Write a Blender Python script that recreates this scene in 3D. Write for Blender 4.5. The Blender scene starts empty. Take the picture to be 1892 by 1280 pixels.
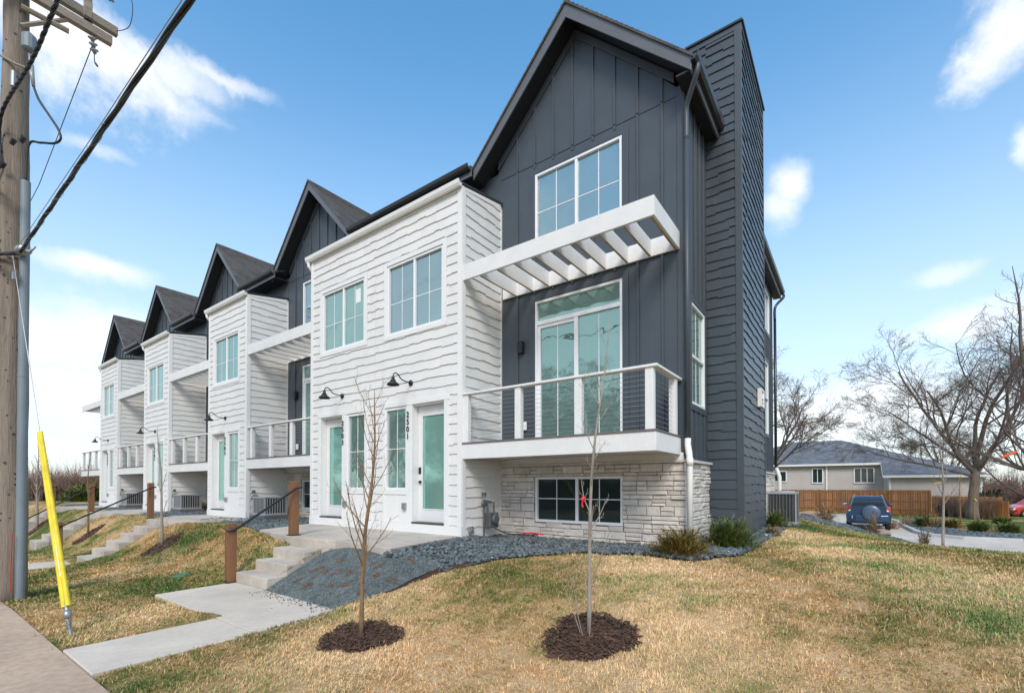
import bpy, bmesh, math, random
import numpy as np
from mathutils import Vector, Matrix, noise as mnoise

scene = bpy.context.scene
R_ = math.radians
PI = math.pi

# ------------------------------------------------------------------ camera, sky, sun, exposure
cam_d = bpy.data.cameras.new("camera")
cam = bpy.data.objects.new("camera", cam_d)
scene.collection.objects.link(cam)
CAM = Vector((0.0, 0.0, 0.95))
cam.location = CAM
cam.rotation_euler = (R_(90 + 0.772), 0, R_(36.118))
cam_d.sensor_width = 36.0
cam_d.lens = 867.6 / 1892 * 36.0
cam_d.shift_y = (885.76 - 640.0) / 1892.0
cam_d.clip_start = 0.05
cam_d.clip_end = 2000
scene.camera = cam

SUN_DIR = Vector((0.42, -0.62, 0.66)).normalized()      # towards the sun
SUN_EL = math.asin(SUN_DIR.z)
SUN_ROT = math.atan2(SUN_DIR.x, SUN_DIR.y)
sun_d = bpy.data.lights.new("sun", 'SUN')
sun_d.energy = 1.7
sun_d.angle = R_(20)
sun_d.color = (1.0, 0.93, 0.84)
sun = bpy.data.objects.new("sun", sun_d)
scene.collection.objects.link(sun)
sun.rotation_euler = SUN_DIR.to_track_quat('Z', 'Y').to_euler()
sun.location = (0, -20, 40)

scene.view_settings.view_transform = 'Standard'
scene.view_settings.look = 'None'
scene.view_settings.gamma = 1.0
scene.view_settings.use_curve_mapping = False
scene.view_settings.exposure = 0.60

world = bpy.data.worlds.new("World")
scene.world = world
world.use_nodes = True


def build_world():
    nt = world.node_tree
    nt.nodes.clear()
    N = nt.nodes.new
    L = nt.links.new
    out = N('ShaderNodeOutputWorld')
    bg = N('ShaderNodeBackground')
    bg.inputs['Strength'].default_value = 0.13
    sky = N('ShaderNodeTexSky')
    sky.sky_type = 'NISHITA'
    sky.sun_disc = False
    sky.sun_elevation = SUN_EL
    sky.sun_rotation = SUN_ROT
    sky.altitude = 200
    sky.air_density = 1.0
    sky.dust_density = 0.6
    sky.ozone_density = 1.0
    geo = N('ShaderNodeTexCoord')
    nz = N('ShaderNodeTexNoise')
    nz.inputs['Scale'].default_value = 5.0
    nz.inputs['Detail'].default_value = 6.0
    nz.inputs['Roughness'].default_value = 0.58
    L(geo.outputs['Generated'], nz.inputs['Vector'])
    sub = N('ShaderNodeVectorMath'); sub.operation = 'SUBTRACT'
    L(nz.outputs['Color'], sub.inputs[0]); sub.inputs[1].default_value = (0.5, 0.5, 0.5)
    nzb = N('ShaderNodeTexNoise')
    nzb.inputs['Scale'].default_value = 13.0
    nzb.inputs['Detail'].default_value = 5.0
    nzb.inputs['Roughness'].default_value = 0.65
    L(geo.outputs['Generated'], nzb.inputs['Vector'])
    subb = N('ShaderNodeVectorMath'); subb.operation = 'SUBTRACT'
    L(nzb.outputs['Color'], subb.inputs[0]); subb.inputs[1].default_value = (0.5, 0.5, 0.5)
    # cloud puffs: direction, horizontal radius, vertical radius, density, noise warp
    clouds = [
        ((-0.805, 0.184, 0.565), 0.12, 0.055, 1.0, .16),
        ((-0.775, 0.230, 0.590), 0.09, 0.028, 0.9, .10),
        ((-0.745, 0.290, 0.600), 0.07, 0.016, 0.8, .07),
        ((-0.800, 0.225, 0.552), 0.09, 0.016, 0.8, .08),
        ((-0.820, 0.120, 0.580), 0.10, 0.060, 0.9, .16),
        ((-0.859, 0.188, 0.477), 0.034, 0.010, 0.4, .05),
        ((-0.924, 0.204, 0.323), 0.062, 0.020, 0.9, .06),
        ((-0.958, 0.160, 0.225), 0.16, 0.05, 0.75, .12),
        ((-0.950, 0.270, 0.160), 0.22, 0.05, 0.7, .12),
        ((0.157, 0.822, 0.560), 0.040, 0.060, 1.0, .12),
        ((0.170, 0.810, 0.580), 0.050, 0.055, 1.0, .12),
        ((-0.084, 0.875, 0.482), 0.030, 0.036, 0.95, .07),
        ((-0.100, 0.885, 0.455), 0.030, 0.030, 0.85, .07),
        ((0.111, 0.941, 0.320), 0.042, 0.014, 0.55, .05),
        ((0.135, 0.955, 0.245), 0.075, 0.030, 0.75, .09),
        ((0.185, 0.883, 0.434), 0.012, 0.024, 0.7, .05),
        ((0.00, 0.98, 0.12), 0.25, 0.06, 0.75, .12),
        ((0.35, -0.70, 0.62), 0.45, 0.30, 0.9, .3),  # from here down: clouds out of view, added to neutralise the blue fill light
        ((-0.60, -0.70, 0.38), 0.40, 0.20, 0.85, .3),
        ((-0.2, -0.25, 0.95), 0.5, 0.4, 0.75, .35),
        ((0.8, 0.2, 0.45), 0.30, 0.14, 0.9, .3),
        ((0.0, -0.95, 0.20), 0.5, 0.08, 0.8, .2),
    ]
    acc = None
    for d, rh, rv, dens, warp in clouds:
        dv = Vector(d).normalized()
        e1 = Vector((-dv.y, dv.x, 0)).normalized()
        e2 = dv.cross(e1)
        w = N('ShaderNodeVectorMath'); w.operation = 'SCALE'
        L(sub.outputs[0], w.inputs[0]); w.inputs['Scale'].default_value = warp
        w2 = N('ShaderNodeVectorMath'); w2.operation = 'MULTIPLY_ADD'
        L(subb.outputs[0], w2.inputs[0]); w2.inputs[1].default_value = (warp * .8,) * 3
        L(w.outputs[0], w2.inputs[2])
        p = N('ShaderNodeVectorMath'); p.operation = 'ADD'
        L(geo.outputs['Generated'], p.inputs[0]); L(w2.outputs[0], p.inputs[1])
        s = N('ShaderNodeVectorMath'); s.operation = 'SUBTRACT'
        L(p.outputs[0], s.inputs[0]); s.inputs[1].default_value = dv
        comps = []
        for e, r in ((e1, rh), (e2, rv), (dv, max(rh, .2))):
            dt = N('ShaderNodeVectorMath'); dt.operation = 'DOT_PRODUCT'
            L(s.outputs[0], dt.inputs[0]); dt.inputs[1].default_value = e / r
            comps.append(dt)
        cb = N('ShaderNodeCombineXYZ')
        for i in range(3):
            L(comps[i].outputs['Value'], cb.inputs[i])
        ln = N('ShaderNodeVectorMath'); ln.operation = 'LENGTH'
        L(cb.outputs[0], ln.inputs[0])
        mr = N('ShaderNodeMapRange'); mr.interpolation_type = 'SMOOTHSTEP'
        L(ln.outputs['Value'], mr.inputs['Value'])
        mr.inputs['From Min'].default_value = 1.45
        mr.inputs['From Max'].default_value = 0.15
        mr.inputs['To Min'].default_value = 0
        mr.inputs['To Max'].default_value = dens
        if acc is None:
            acc = mr.outputs[0]
        else:
            mx = N('ShaderNodeMath'); mx.operation = 'MAXIMUM'
            L(acc, mx.inputs[0]); L(mr.outputs[0], mx.inputs[1]); acc = mx.outputs[0]
    # whitening towards the horizon
    sep = N('ShaderNodeSeparateXYZ'); L(geo.outputs['Generated'], sep.inputs[0])
    hz = N('ShaderNodeMapRange'); hz.interpolation_type = 'SMOOTHSTEP'
    L(sep.outputs['Z'], hz.inputs['Value'])
    hz.inputs['From Min'].default_value = 0.72
    hz.inputs['From Max'].default_value = 0.0
    hz.inputs['To Min'].default_value = 0.0
    hz.inputs['To Max'].default_value = 0.82
    hmix = N('ShaderNodeMix'); hmix.data_type = 'RGBA'
    L(hz.outputs[0], hmix.inputs['Factor'])
    sat = N('ShaderNodeHueSaturation')
    sat.inputs['Saturation'].default_value = 1.24
    sat.inputs['Hue'].default_value = .488
    sat.inputs['Value'].default_value = 1.55
    L(sky.outputs[0], sat.inputs['Color'])
    L(sat.outputs[0], hmix.inputs['A'])
    hmix.inputs['B'].default_value = (4.35, 4.8, 5.2, 1)
    # thin veil noise on clouds so their centres are not flat
    vn = N('ShaderNodeMapRange')
    L(nz.outputs['Fac'], vn.inputs['Value'])
    vn.inputs['From Min'].default_value = .3; vn.inputs['From Max'].default_value = .62
    vn.inputs['To Min'].default_value = .62; vn.inputs['To Max'].default_value = 1.0
    mu = N('ShaderNodeMath'); mu.operation = 'MULTIPLY'
    L(acc, mu.inputs[0]); L(vn.outputs[0], mu.inputs[1])
    cmix = N('ShaderNodeMix'); cmix.data_type = 'RGBA'
    L(mu.outputs[0], cmix.inputs['Factor'])
    L(hmix.outputs['Result'], cmix.inputs['A'])
    cmix.inputs['B'].default_value = (6.1, 6.1, 6.1, 1)
    L(cmix.outputs['Result'], bg.inputs['Color'])
    L(bg.outputs[0], out.inputs[0])


build_world()
col = scene.collection
rng = random.Random(11)

# ------------------------------------------------------------------ helpers


def smooth(t):
    t = np.clip(t, 0, 1)
    return t * t * (3 - 2 * t)


class MB:
    """collects shapes, then links them as ONE mesh object"""

    def __init__(s):
        s.v = []
        s.f = []

    def add(s, vs, fs):
        o = len(s.v)
        s.v.extend([tuple(p) for p in vs])
        s.f.extend([tuple(i + o for i in f) for f in fs])

    def box(s, x0, x1, y0, y1, z0, z1):
        s.add([(x0, y0, z0), (x1, y0, z0), (x1, y1, z0), (x0, y1, z0), (x0, y0, z1), (x1, y0, z1), (x1, y1, z1), (x0, y1, z1)],
              [(0, 3, 2, 1), (4, 5, 6, 7), (0, 1, 5, 4), (1, 2, 6, 5), (2, 3, 7, 6), (3, 0, 4, 7)])
        return s

    def wbox(s, W, u0, u1, z0, z1, o0, o1):
        a = W.p(u0, z0, o0)
        b = W.p(u1, z1, o1)
        return s.box(min(a[0], b[0]), max(a[0], b[0]), min(a[1], b[1]), max(a[1], b[1]), z0, z1)

    def quad(s, a, b, c, d):
        s.add([a, b, c, d], [(0, 1, 2, 3)])
        return s

    def poly(s, pts):
        s.add(pts, [tuple(range(len(pts)))])
        return s

    def prism(s, pts, vec):
        n = len(pts)
        top = [(p[0] + vec[0], p[1] + vec[1], p[2] + vec[2]) for p in pts]
        s.add(list(pts) + top, [tuple(range(n))[::-1], tuple(range(n, 2 * n))] + [(i, (i + 1) % n, (i + 1) % n + n, i + n) for i in range(n)])
        return s

    def tube(s, pts, rad, n=8, cap=True):
        pts = [Vector(p) for p in pts]
        m = len(pts)
        rads = rad if isinstance(rad, (list, tuple)) else [rad] * m
        ref = None
        vs = []
        for i, p in enumerate(pts):
            t = (pts[min(i + 1, m - 1)] - pts[max(i - 1, 0)])
            if t.length < 1e-9:
                t = Vector((0, 0, 1))
            t.normalize()
            if ref is None:
                ref = Vector((1, 0, 0)) if abs(t.x) < .8 else Vector((0, 1, 0))
            a = (ref - t * ref.dot(t))
            if a.length < 1e-4:
                a = t.orthogonal()
            a.normalize()
            ref = a
            b = t.cross(a)
            for k in range(n):
                an = 2 * PI * k / n
                vs.append(tuple(p + (a * math.cos(an) + b * math.sin(an)) * rads[i]))
        fs = []
        for i in range(m - 1):
            for k in range(n):
                fs.append((i * n + k, i * n + (k + 1) % n, (i + 1) * n + (k + 1) % n, (i + 1) * n + k))
        if cap:
            fs.append(tuple(range(n))[::-1])
            fs.append(tuple(range((m - 1) * n, m * n)))
        s.add(vs, fs)
        return s

    def lathe(s, prof, c, axis=(0, 0, 1), n=20):
        """prof = (radius, distance along axis)"""
        ax = Vector(axis).normalized()
        a = ax.orthogonal().normalized()
        b = ax.cross(a)
        c = Vector(c)
        vs = []
        for r, h in prof:
            for k in range(n):
                an = 2 * PI * k / n
                vs.append(tuple(c + ax * h + (a * math.cos(an) + b * math.sin(an)) * max(r, 1e-4)))
        fs = []
        for i in range(len(prof) - 1):
            for k in range(n):
                fs.append((i * n + k, i * n + (k + 1) % n, (i + 1) * n + (k + 1) % n, (i + 1) * n + k))
        s.add(vs, fs)
        return s

    def build(s, name, mat, parent=None, smooth=False, bevel=0.0, fix=False):
        me = bpy.data.meshes.new(name)
        off = Vector((0, 0, 0))
        p = parent
        while p is not None:
            off = off + Vector(p.location)
            p = p.parent
        o_ = (off.x, off.y, off.z)
        me.from_pydata([(v[0] - o_[0], v[1] - o_[1], v[2] - o_[2]) for v in s.v], [], s.f)
        if fix:
            bm = bmesh.new(); bm.from_mesh(me)
            bmesh.ops.recalc_face_normals(bm, faces=bm.faces)
            bm.to_mesh(me); bm.free()
        if mat is not None:
            me.materials.append(mat)
        if smooth:
            me.polygons.foreach_set('use_smooth', [True] * len(me.polygons))
        ob = bpy.data.objects.new(name, me)
        col.objects.link(ob)
        if parent is not None:
            ob.parent = parent
        if bevel:
            m = ob.modifiers.new('bevel', 'BEVEL')
            m.width = bevel; m.segments = 2; m.limit_method = 'ANGLE'; m.angle_limit = R_(50)
        return ob


class W:
    """a wall plane: u runs along it, z up, off outward"""

    def __init__(s, axis, c, sign):
        s.axis, s.c, s.sign = axis, c, sign     # axis 'y': plane y=c, u=x ; axis 'x': plane x=c, u=y ; outward = sign

    def p(s, u, z, off=0.0):
        if s.axis == 'y':
            return (u, s.c + s.sign * off, z)
        return (s.c + s.sign * off, u, z)


def subtract(rects, hole):
    out = []
    a0, a1, b0, b1 = hole
    for (u0, u1, z0, z1) in rects:
        if a1 <= u0 or a0 >= u1 or b1 <= z0 or b0 >= z1:
            out.append((u0, u1, z0, z1)); continue
        if a0 > u0: out.append((u0, a0, z0, z1))
        if a1 < u1: out.append((a1, u1, z0, z1))
        m0, m1 = max(u0, a0), min(u1, a1)
        if b0 > z0: out.append((m0, m1, z0, b0))
        if b1 < z1: out.append((m0, m1, b1, z1))
    return out


def tag(o, label, cat=None, group=None, kind=None):
    o['label'] = label
    if cat: o['category'] = cat
    if group: o['group'] = group
    if kind: o['kind'] = kind
    return o


def thing(name, label, cat, loc=(0, 0, 0), group=None):
    o = bpy.data.objects.new(name, None)
    o.empty_display_size = .3
    col.objects.link(o)
    o.location = loc
    tag(o, label, cat, group)
    return o


def copy_tree(o, parent=None):
    c = o.copy()
    col.objects.link(c)
    c.parent = parent
    for ch in list(o.children):
        copy_tree(ch, c)
    return c


# ------------------------------------------------------------------ materials


def new_mat(name):
    m = bpy.data.materials.new(name)
    m.use_nodes = True
    nt = m.node_tree
    return m, nt, nt.nodes['Principled BSDF']


def ramp(nt, stops):
    r = nt.nodes.new('ShaderNodeValToRGB')
    while len(r.color_ramp.elements) > 1:
        r.color_ramp.elements.remove(r.color_ramp.elements[-1])
    r.color_ramp.elements[0].position = stops[0][0]
    r.color_ramp.elements[0].color = (*stops[0][1], 1)
    for p, c in stops[1:]:
        e = r.color_ramp.elements.new(p)
        e.color = (*c, 1)
    return r


def noise(nt, scale, detail=4, rough=.55, stretch=None, coord='Object'):
    tc = nt.nodes.new('ShaderNodeTexCoord')
    n = nt.nodes.new('ShaderNodeTexNoise')
    n.inputs['Scale'].default_value = scale
    n.inputs['Detail'].default_value = detail
    n.inputs['Roughness'].default_value = rough
    if coord == 'World':
        g = nt.nodes.new('ShaderNodeNewGeometry'); src = g.outputs['Position']
    else:
        src = tc.outputs[coord]
    if stretch:
        mp = nt.nodes.new('ShaderNodeMapping')
        mp.inputs['Scale'].default_value = stretch
        nt.links.new(src, mp.inputs['Vector']); src = mp.outputs[0]
    nt.links.new(src, n.inputs['Vector'])
    return n


def pmat(name, c, rough=.5, var=.12, scale=3.0, stretch=None, bump=0.0, bscale=40.0, bstretch=None, metal=0.0, spec=.5, island=0.0, c2=None, coord='Object', fine=0.0):
    m, nt, b = new_mat(name)
    L = nt.links.new
    b.inputs['Roughness'].default_value = rough
    b.inputs['Metallic'].default_value = metal
    b.inputs['Specular IOR Level'].default_value = spec
    n = noise(nt, scale, 5, .6, stretch, coord)
    lo = tuple(x * (1 - var) for x in c)
    hi = c2 if c2 else tuple(min(1, x * (1 + var)) for x in c)
    r = ramp(nt, [(.3, lo), (.7, hi)])
    L(n.outputs['Fac'], r.inputs[0])
    src = r.outputs[0]
    if fine:
        n2 = noise(nt, scale * 14, 3, .6, stretch, coord)
        mr = nt.nodes.new('ShaderNodeMapRange'); L(n2.outputs['Fac'], mr.inputs['Value'])
        mr.inputs['From Min'].default_value = .3; mr.inputs['From Max'].default_value = .7
        mr.inputs['To Min'].default_value = 1 - fine; mr.inputs['To Max'].default_value = 1 + fine
        hs = nt.nodes.new('ShaderNodeHueSaturation'); L(mr.outputs[0], hs.inputs['Value']); L(src, hs.inputs['Color']); src = hs.outputs[0]
    if island:
        g = nt.nodes.new('ShaderNodeNewGeometry')
        mr = nt.nodes.new('ShaderNodeMapRange'); L(g.outputs['Random Per Island'], mr.inputs['Value'])
        mr.inputs['To Min'].default_value = 1 - island; mr.inputs['To Max'].default_value = 1 + island
        hs = nt.nodes.new('ShaderNodeHueSaturation'); L(mr.outputs[0], hs.inputs['Value']); L(src, hs.inputs['Color']); src = hs.outputs[0]
    L(src, b.inputs['Base Color'])
    if bump:
        n3 = noise(nt, bscale, 4, .6, bstretch, coord)
        bp = nt.nodes.new('ShaderNodeBump'); bp.inputs['Strength'].default_value = bump; bp.inputs['Distance'].default_value = .02
        L(n3.outputs['Fac'], bp.inputs['Height']); L(bp.outputs[0], b.inputs['Normal'])
    return m


M = {}
M['white'] = pmat('white_paint', (.765, .755, .735), .5, .03, 1.3, bump=.06, bscale=60, fine=.015)
M['white_shake'] = pmat('white_shake_siding', (.715, .70, .675), .55, .035, 1.2, bump=.25, bscale=25, bstretch=(6, 6, .6), island=.035)
M['white_wood'] = pmat('white_stained_wood', (.74, .73, .71), .6, .05, 2.0, bump=.15, bscale=14, bstretch=(.5, 6, 6), fine=.03)
M['tan_wood'] = pmat('raw_tan_wood', (.42, .33, .22), .75, .18, 5, bump=.1)
M['char'] = pmat('charcoal_siding', (.056, .070, .085), .46, .08, 2.0, bump=.10, bscale=22, bstretch=(5, 5, .5), fine=.05)
M['char_trim'] = pmat('charcoal_trim', (.054, .067, .081), .44, .08, 2.0, bump=.12, bscale=22, bstretch=(5, 5, .5))
M['char_shake'] = pmat('charcoal_shake_siding', (.052, .065, .079), .36, .08, 2.0, bump=.05, bscale=25, bstretch=(6, 6, .6), island=.09)
M['fascia'] = pmat('grey_fascia_board', (.11, .115, .126), .4, .08, 2.0, bump=.08)
M['soffit'] = pmat('dark_soffit', (.014, .015, .018), .5, .1, 3)
M['gutter'] = pmat('black_gutter_metal', (.025, .026, .028), .3, .1, 3, spec=.6)
M['black'] = pmat('black_metal', (.012, .012, .013), .42, .1, 8)
M['shingle'] = pmat('roof_shingle', (.085, .077, .071), .88, .4, 2.2, bump=.8, bscale=30, fine=.25)
M['vinyl'] = pmat('white_vinyl_frame', (.8, .8, .81), .35, .02, 3)
M['door'] = pmat('white_door_paint', (.72, .715, .71), .4, .03, 3)
M['threshold'] = pmat('bronze_threshold', (.05, .045, .04), .4, .15, 8)
M['concrete'] = pmat('light_concrete', (.56, .49, .41), .85, .15, 1.1, bump=.2, bscale=90, fine=.06)
M['concrete_step'] = pmat('step_concrete', (.46, .405, .345), .85, .22, 1.5, bump=.25, bscale=80, fine=.08)
M['sidewalk'] = pmat('old_sidewalk_concrete', (.46, .335, .24), .88, .17, 1.0, bump=.3, bscale=110, fine=.14)
M['asphalt'] = pmat('asphalt', (.06, .06, .06), .9, .2, 2, bump=.3, bscale=120, fine=.2)
M['kerb'] = pmat('kerb_concrete', (.5, .49, .47), .85, .1, 2, bump=.2, bscale=60)
M['stone'] = pmat('ledge_stone', (.61, .56, .51), .8, .16, 4, bump=.9, bscale=16, island=.13, fine=.10)
M['mortar'] = pmat('stone_joint', (.17, .15, .14), .9, .2, 8)
M['rock'] = pmat('blue_grey_rock', (.105, .125, .13), .75, .3, 3, island=.5, bump=.4, bscale=60)
M['gravel'] = pmat('fine_grey_gravel', (.105, .127, .126), .85, .3, 8, island=.45)
M['mulch'] = pmat('brown_bark_mulch', (.085, .045, .027), .9, .3, 8, island=.6)
M['soil'] = pmat('brown_soil', (.13, .065, .035), .95, .35, 9, bump=.6, bscale=50)
M['rust'] = pmat('rusty_steel_edging', (.07, .035, .025), .7, .3, 6)
M['post'] = pmat('brown_stained_timber', (.20, .09, .038), .65, .22, 2.5, stretch=(5, 5, .5), bump=.25, bscale=20, bstretch=(6, 6, .4), fine=.10)
M['fence'] = pmat('stained_cedar', (.34, .14, .042), .7, .3, 1.3, stretch=(4, 4, .4), bump=.2, bscale=18, bstretch=(6, 6, .4), island=.28)
M['pole'] = pmat('weathered_pole_wood', (.225, .178, .138), .85, .35, 1.6, stretch=(6, 6, .25), bump=.9, bscale=9, bstretch=(8, 8, .25), fine=.22)
M['timber'] = pmat('weathered_crossarm_wood', (.28, .23, .18), .85, .3, 2, stretch=(4, .4, 4), bump=.4, bscale=14, fine=.15)
M['conduit'] = pmat('grey_conduit', (.19, .225, .245), .55, .12, 2, bump=.05)
M['galv'] = pmat('galvanised_steel', (.36, .37, .38), .42, .15, 10, metal=.6)
M['cable'] = pmat('black_cable', (.02, .02, .021), .5, .2, 6)
M['wire'] = pmat('steel_strand', (.4, .4, .4), .4, .1, 20, metal=.6)
M['yellow'] = pmat('yellow_plastic_guard', (.72, .56, .02), .5, .16, 6, bump=.15, fine=.05)
M['insul'] = pmat('grey_porcelain', (.3, .31, .32), .25, .15, 8)
M['meter'] = pmat('grey_meter_paint', (.085, .09, .095), .5, .2, 9)
M['ac'] = pmat('grey_condenser_paint', (.33, .335, .34), .45, .06, 4)
M['ac_dark'] = pmat('dark_condenser_coil', (.045, .047, .05), .55, .2, 30)
M['pad'] = pmat('condenser_pad', (.12, .12, .12), .8, .15, 5)
M['bark'] = pmat('oak_bark', (.15, .115, .09), .9, .3, 2, stretch=(3, 3, .6), bump=.6, bscale=9)
M['twig'] = pmat('dark_twig', (.12, .09, .074), .9, .2, 3)
M['bark_young'] = pmat('young_tan_bark', (.21, .13, .065), .7, .35, 6, bump=.2)
M['bark_pale'] = pmat('pale_grey_bark', (.30, .255, .21), .75, .2, 9, bump=.2)
M['brush'] = pmat('reddish_brush_twig', (.13, .075, .055), .9, .3, .6)
M['juniper'] = pmat('juniper_foliage', (.075, .135, .025), .7, .4, 4, island=.4, c2=(.21, .24, .05))
M['evergreen'] = pmat('dark_evergreen', (.02, .042, .014), .8, .4, 1.5, island=.4)
M['dry'] = pmat('dry_perennial', (.36, .235, .12), .85, .3, 4, island=.35)
M['boulder'] = pmat('tan_boulder', (.36, .26, .18), .85, .2, 3, bump=.5, bscale=6)
M['lap'] = pmat('grey_brown_lap_siding', (.50, .45, .415), .65, .06, 1.0, bump=.1)
M['bgroof'] = pmat('blue_grey_shingle', (.125, .134, .148), .85, .42, 1.6, bump=.5, bscale=20, fine=.3)
M['car_blue'] = pmat('blue_car_paint', (.03, .065, .13), .22, .05, 2, metal=.35, spec=.7)
M['car_cover'] = pmat('grey_blue_cover', (.07, .10, .16), .3, .05, 2, spec=.6)
M['car_red'] = pmat('red_car_paint', (.5, .03, .02), .25, .05, 2, spec=.7)
M['car_glass'] = pmat('dark_car_glass', (.008, .009, .01), .12, .1, 2, spec=.35)
M['tyre'] = pmat('black_tyre', (.015, .015, .015), .8, .1, 9)
M['rim'] = pmat('alloy_rim', (.5, .5, .52), .3, .05, 5, metal=.8)
M['red_lamp'] = pmat('red_tail_lamp', (.5, .03, .02), .2, .1, 9, spec=.7)
M['clear_lamp'] = pmat('clear_lamp', (.75, .72, .7), .15, .05, 9, spec=.7)
M['plate'] = pmat('licence_plate', (.55, .55, .52), .4, .1, 20)
M['orange'] = pmat('orange_ribbon', (.8, .13, .03), .5, .1, 5)
M['red'] = pmat('red_ribbon', (.75, .02, .03), .5, .1, 5)
M['ribbon_yellow'] = pmat('yellow_ribbon', (.7, .42, .03), .5, .1, 5)
M['paper'] = pmat('white_paper', (.8, .8, .78), .6, .02, 5)
M['lid'] = pmat('green_plastic_lid', (.05, .2, .12), .5, .1, 5)
M['pvc'] = pmat('white_pvc', (.74, .73, .70), .45, .05, 6)
M['redpaint'] = pmat('red_paint', (.45, .04, .02), .6, .2, 12)
M['plank'] = pmat('deck_edge_wood', (.16, .14, .125), .8, .2, 4)


def glass(name, c, metal=.62, rough=.02, wave=.16, wscale=1.9):
    m, nt, b = new_mat(name)
    L = nt.links.new
    b.inputs['Metallic'].default_value = metal
    b.inputs['Roughness'].default_value = rough
    b.inputs['Specular IOR Level'].default_value = .6
    n0 = noise(nt, .5, 2, .5)
    r = ramp(nt, [(.3, tuple(x * .93 for x in c)), (.7, tuple(min(1, x * 1.05) for x in c))])
    L(n0.outputs['Fac'], r.inputs[0]); L(r.outputs[0], b.inputs['Base Color'])
    n = noise(nt, wscale, 2, .4)
    bp = nt.nodes.new('ShaderNodeBump'); bp.inputs['Strength'].default_value = wave; bp.inputs['Distance'].default_value = .05
    L(n.outputs['Fac'], bp.inputs['Height']); L(bp.outputs[0], b.inputs['Normal'])
    return m


M['glass_teal'] = glass('teal_low_e_glass', (.27, .42, .375))
M['glass_blue'] = glass('blue_grey_glass', (.255, .375, .405))
M['glass_frost'] = glass('frosted_door_glass', (.32, .60, .51), .55, .04, .05)
M['glass_dark'] = glass('dark_basement_glass', (.035, .05, .05), .35, .03, .04)
M['glass_bg'] = glass('distant_window_glass', (.03, .045, .045), .1)


def lawn_colour(nt, spread):
    """straw and green patches by world position"""
    L = nt.links.new
    n1 = noise(nt, .33, 3, .5, (1.0, 1.5, 0), 'World')
    n2 = noise(nt, 2.6, 4, .65, (1, 1, 0), 'World')
    g = nt.nodes.new('ShaderNodeNewGeometry')
    sp = nt.nodes.new('ShaderNodeSeparateXYZ'); L(g.outputs['Position'], sp.inputs[0])
    left = nt.nodes.new('ShaderNodeMapRange'); L(sp.outputs['X'], left.inputs['Value'])
    left.inputs['From Min'].default_value = -4.6; left.inputs['From Max'].default_value = -6.5
    left.inputs['To Min'].default_value = 0.0; left.inputs['To Max'].default_value = .085
    back = nt.nodes.new('ShaderNodeMapRange'); L(sp.outputs['Y'], back.inputs['Value'])
    back.inputs['From Min'].default_value = 7.5; back.inputs['From Max'].default_value = 14.0
    back.inputs['To Min'].default_value = 0.0; back.inputs['To Max'].default_value = .13
    add = nt.nodes.new('ShaderNodeMath'); add.operation = 'MULTIPLY_ADD'
    L(n2.outputs['Fac'], add.inputs[0]); add.inputs[1].default_value = .55
    L(n1.outputs['Fac'], add.inputs[2])
    a2 = nt.nodes.new('ShaderNodeMath'); L(add.outputs[0], a2.inputs[0]); L(left.outputs[0], a2.inputs[1])
    a3 = nt.nodes.new('ShaderNodeMath'); L(a2.outputs[0], a3.inputs[0]); L(back.outputs[0], a3.inputs[1])
    seam = nt.nodes.new('ShaderNodeMapRange'); L(sp.outputs['X'], seam.inputs['Value'])
    seam.inputs['From Min'].default_value = -.15; seam.inputs['From Max'].default_value = .2
    seam.inputs['To Min'].default_value = 0.0; seam.inputs['To Max'].default_value = .06
    a4 = nt.nodes.new('ShaderNodeMath'); L(a3.outputs[0], a4.inputs[0]); L(seam.outputs[0], a4.inputs[1]); a3 = a4
    rnd = nt.nodes.new('ShaderNodeMath'); rnd.operation = 'MULTIPLY_ADD'
    L(g.outputs['Random Per Island'], rnd.inputs[0]); rnd.inputs[1].default_value = spread; L(a3.outputs[0], rnd.inputs[2])
    r = ramp(nt, [(.60, (.90, .635, .36)), (.785, (.76, .51, .265)), (.885, (.46, .36, .135)), (.97, (.125, .20, .05))])
    off = nt.nodes.new('ShaderNodeMath'); off.operation = 'SUBTRACT'
    L(rnd.outputs[0], off.inputs[0]); off.inputs[1].default_value = spread * .5
    L(off.outputs[0], r.inputs[0])
    return r, g


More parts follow.
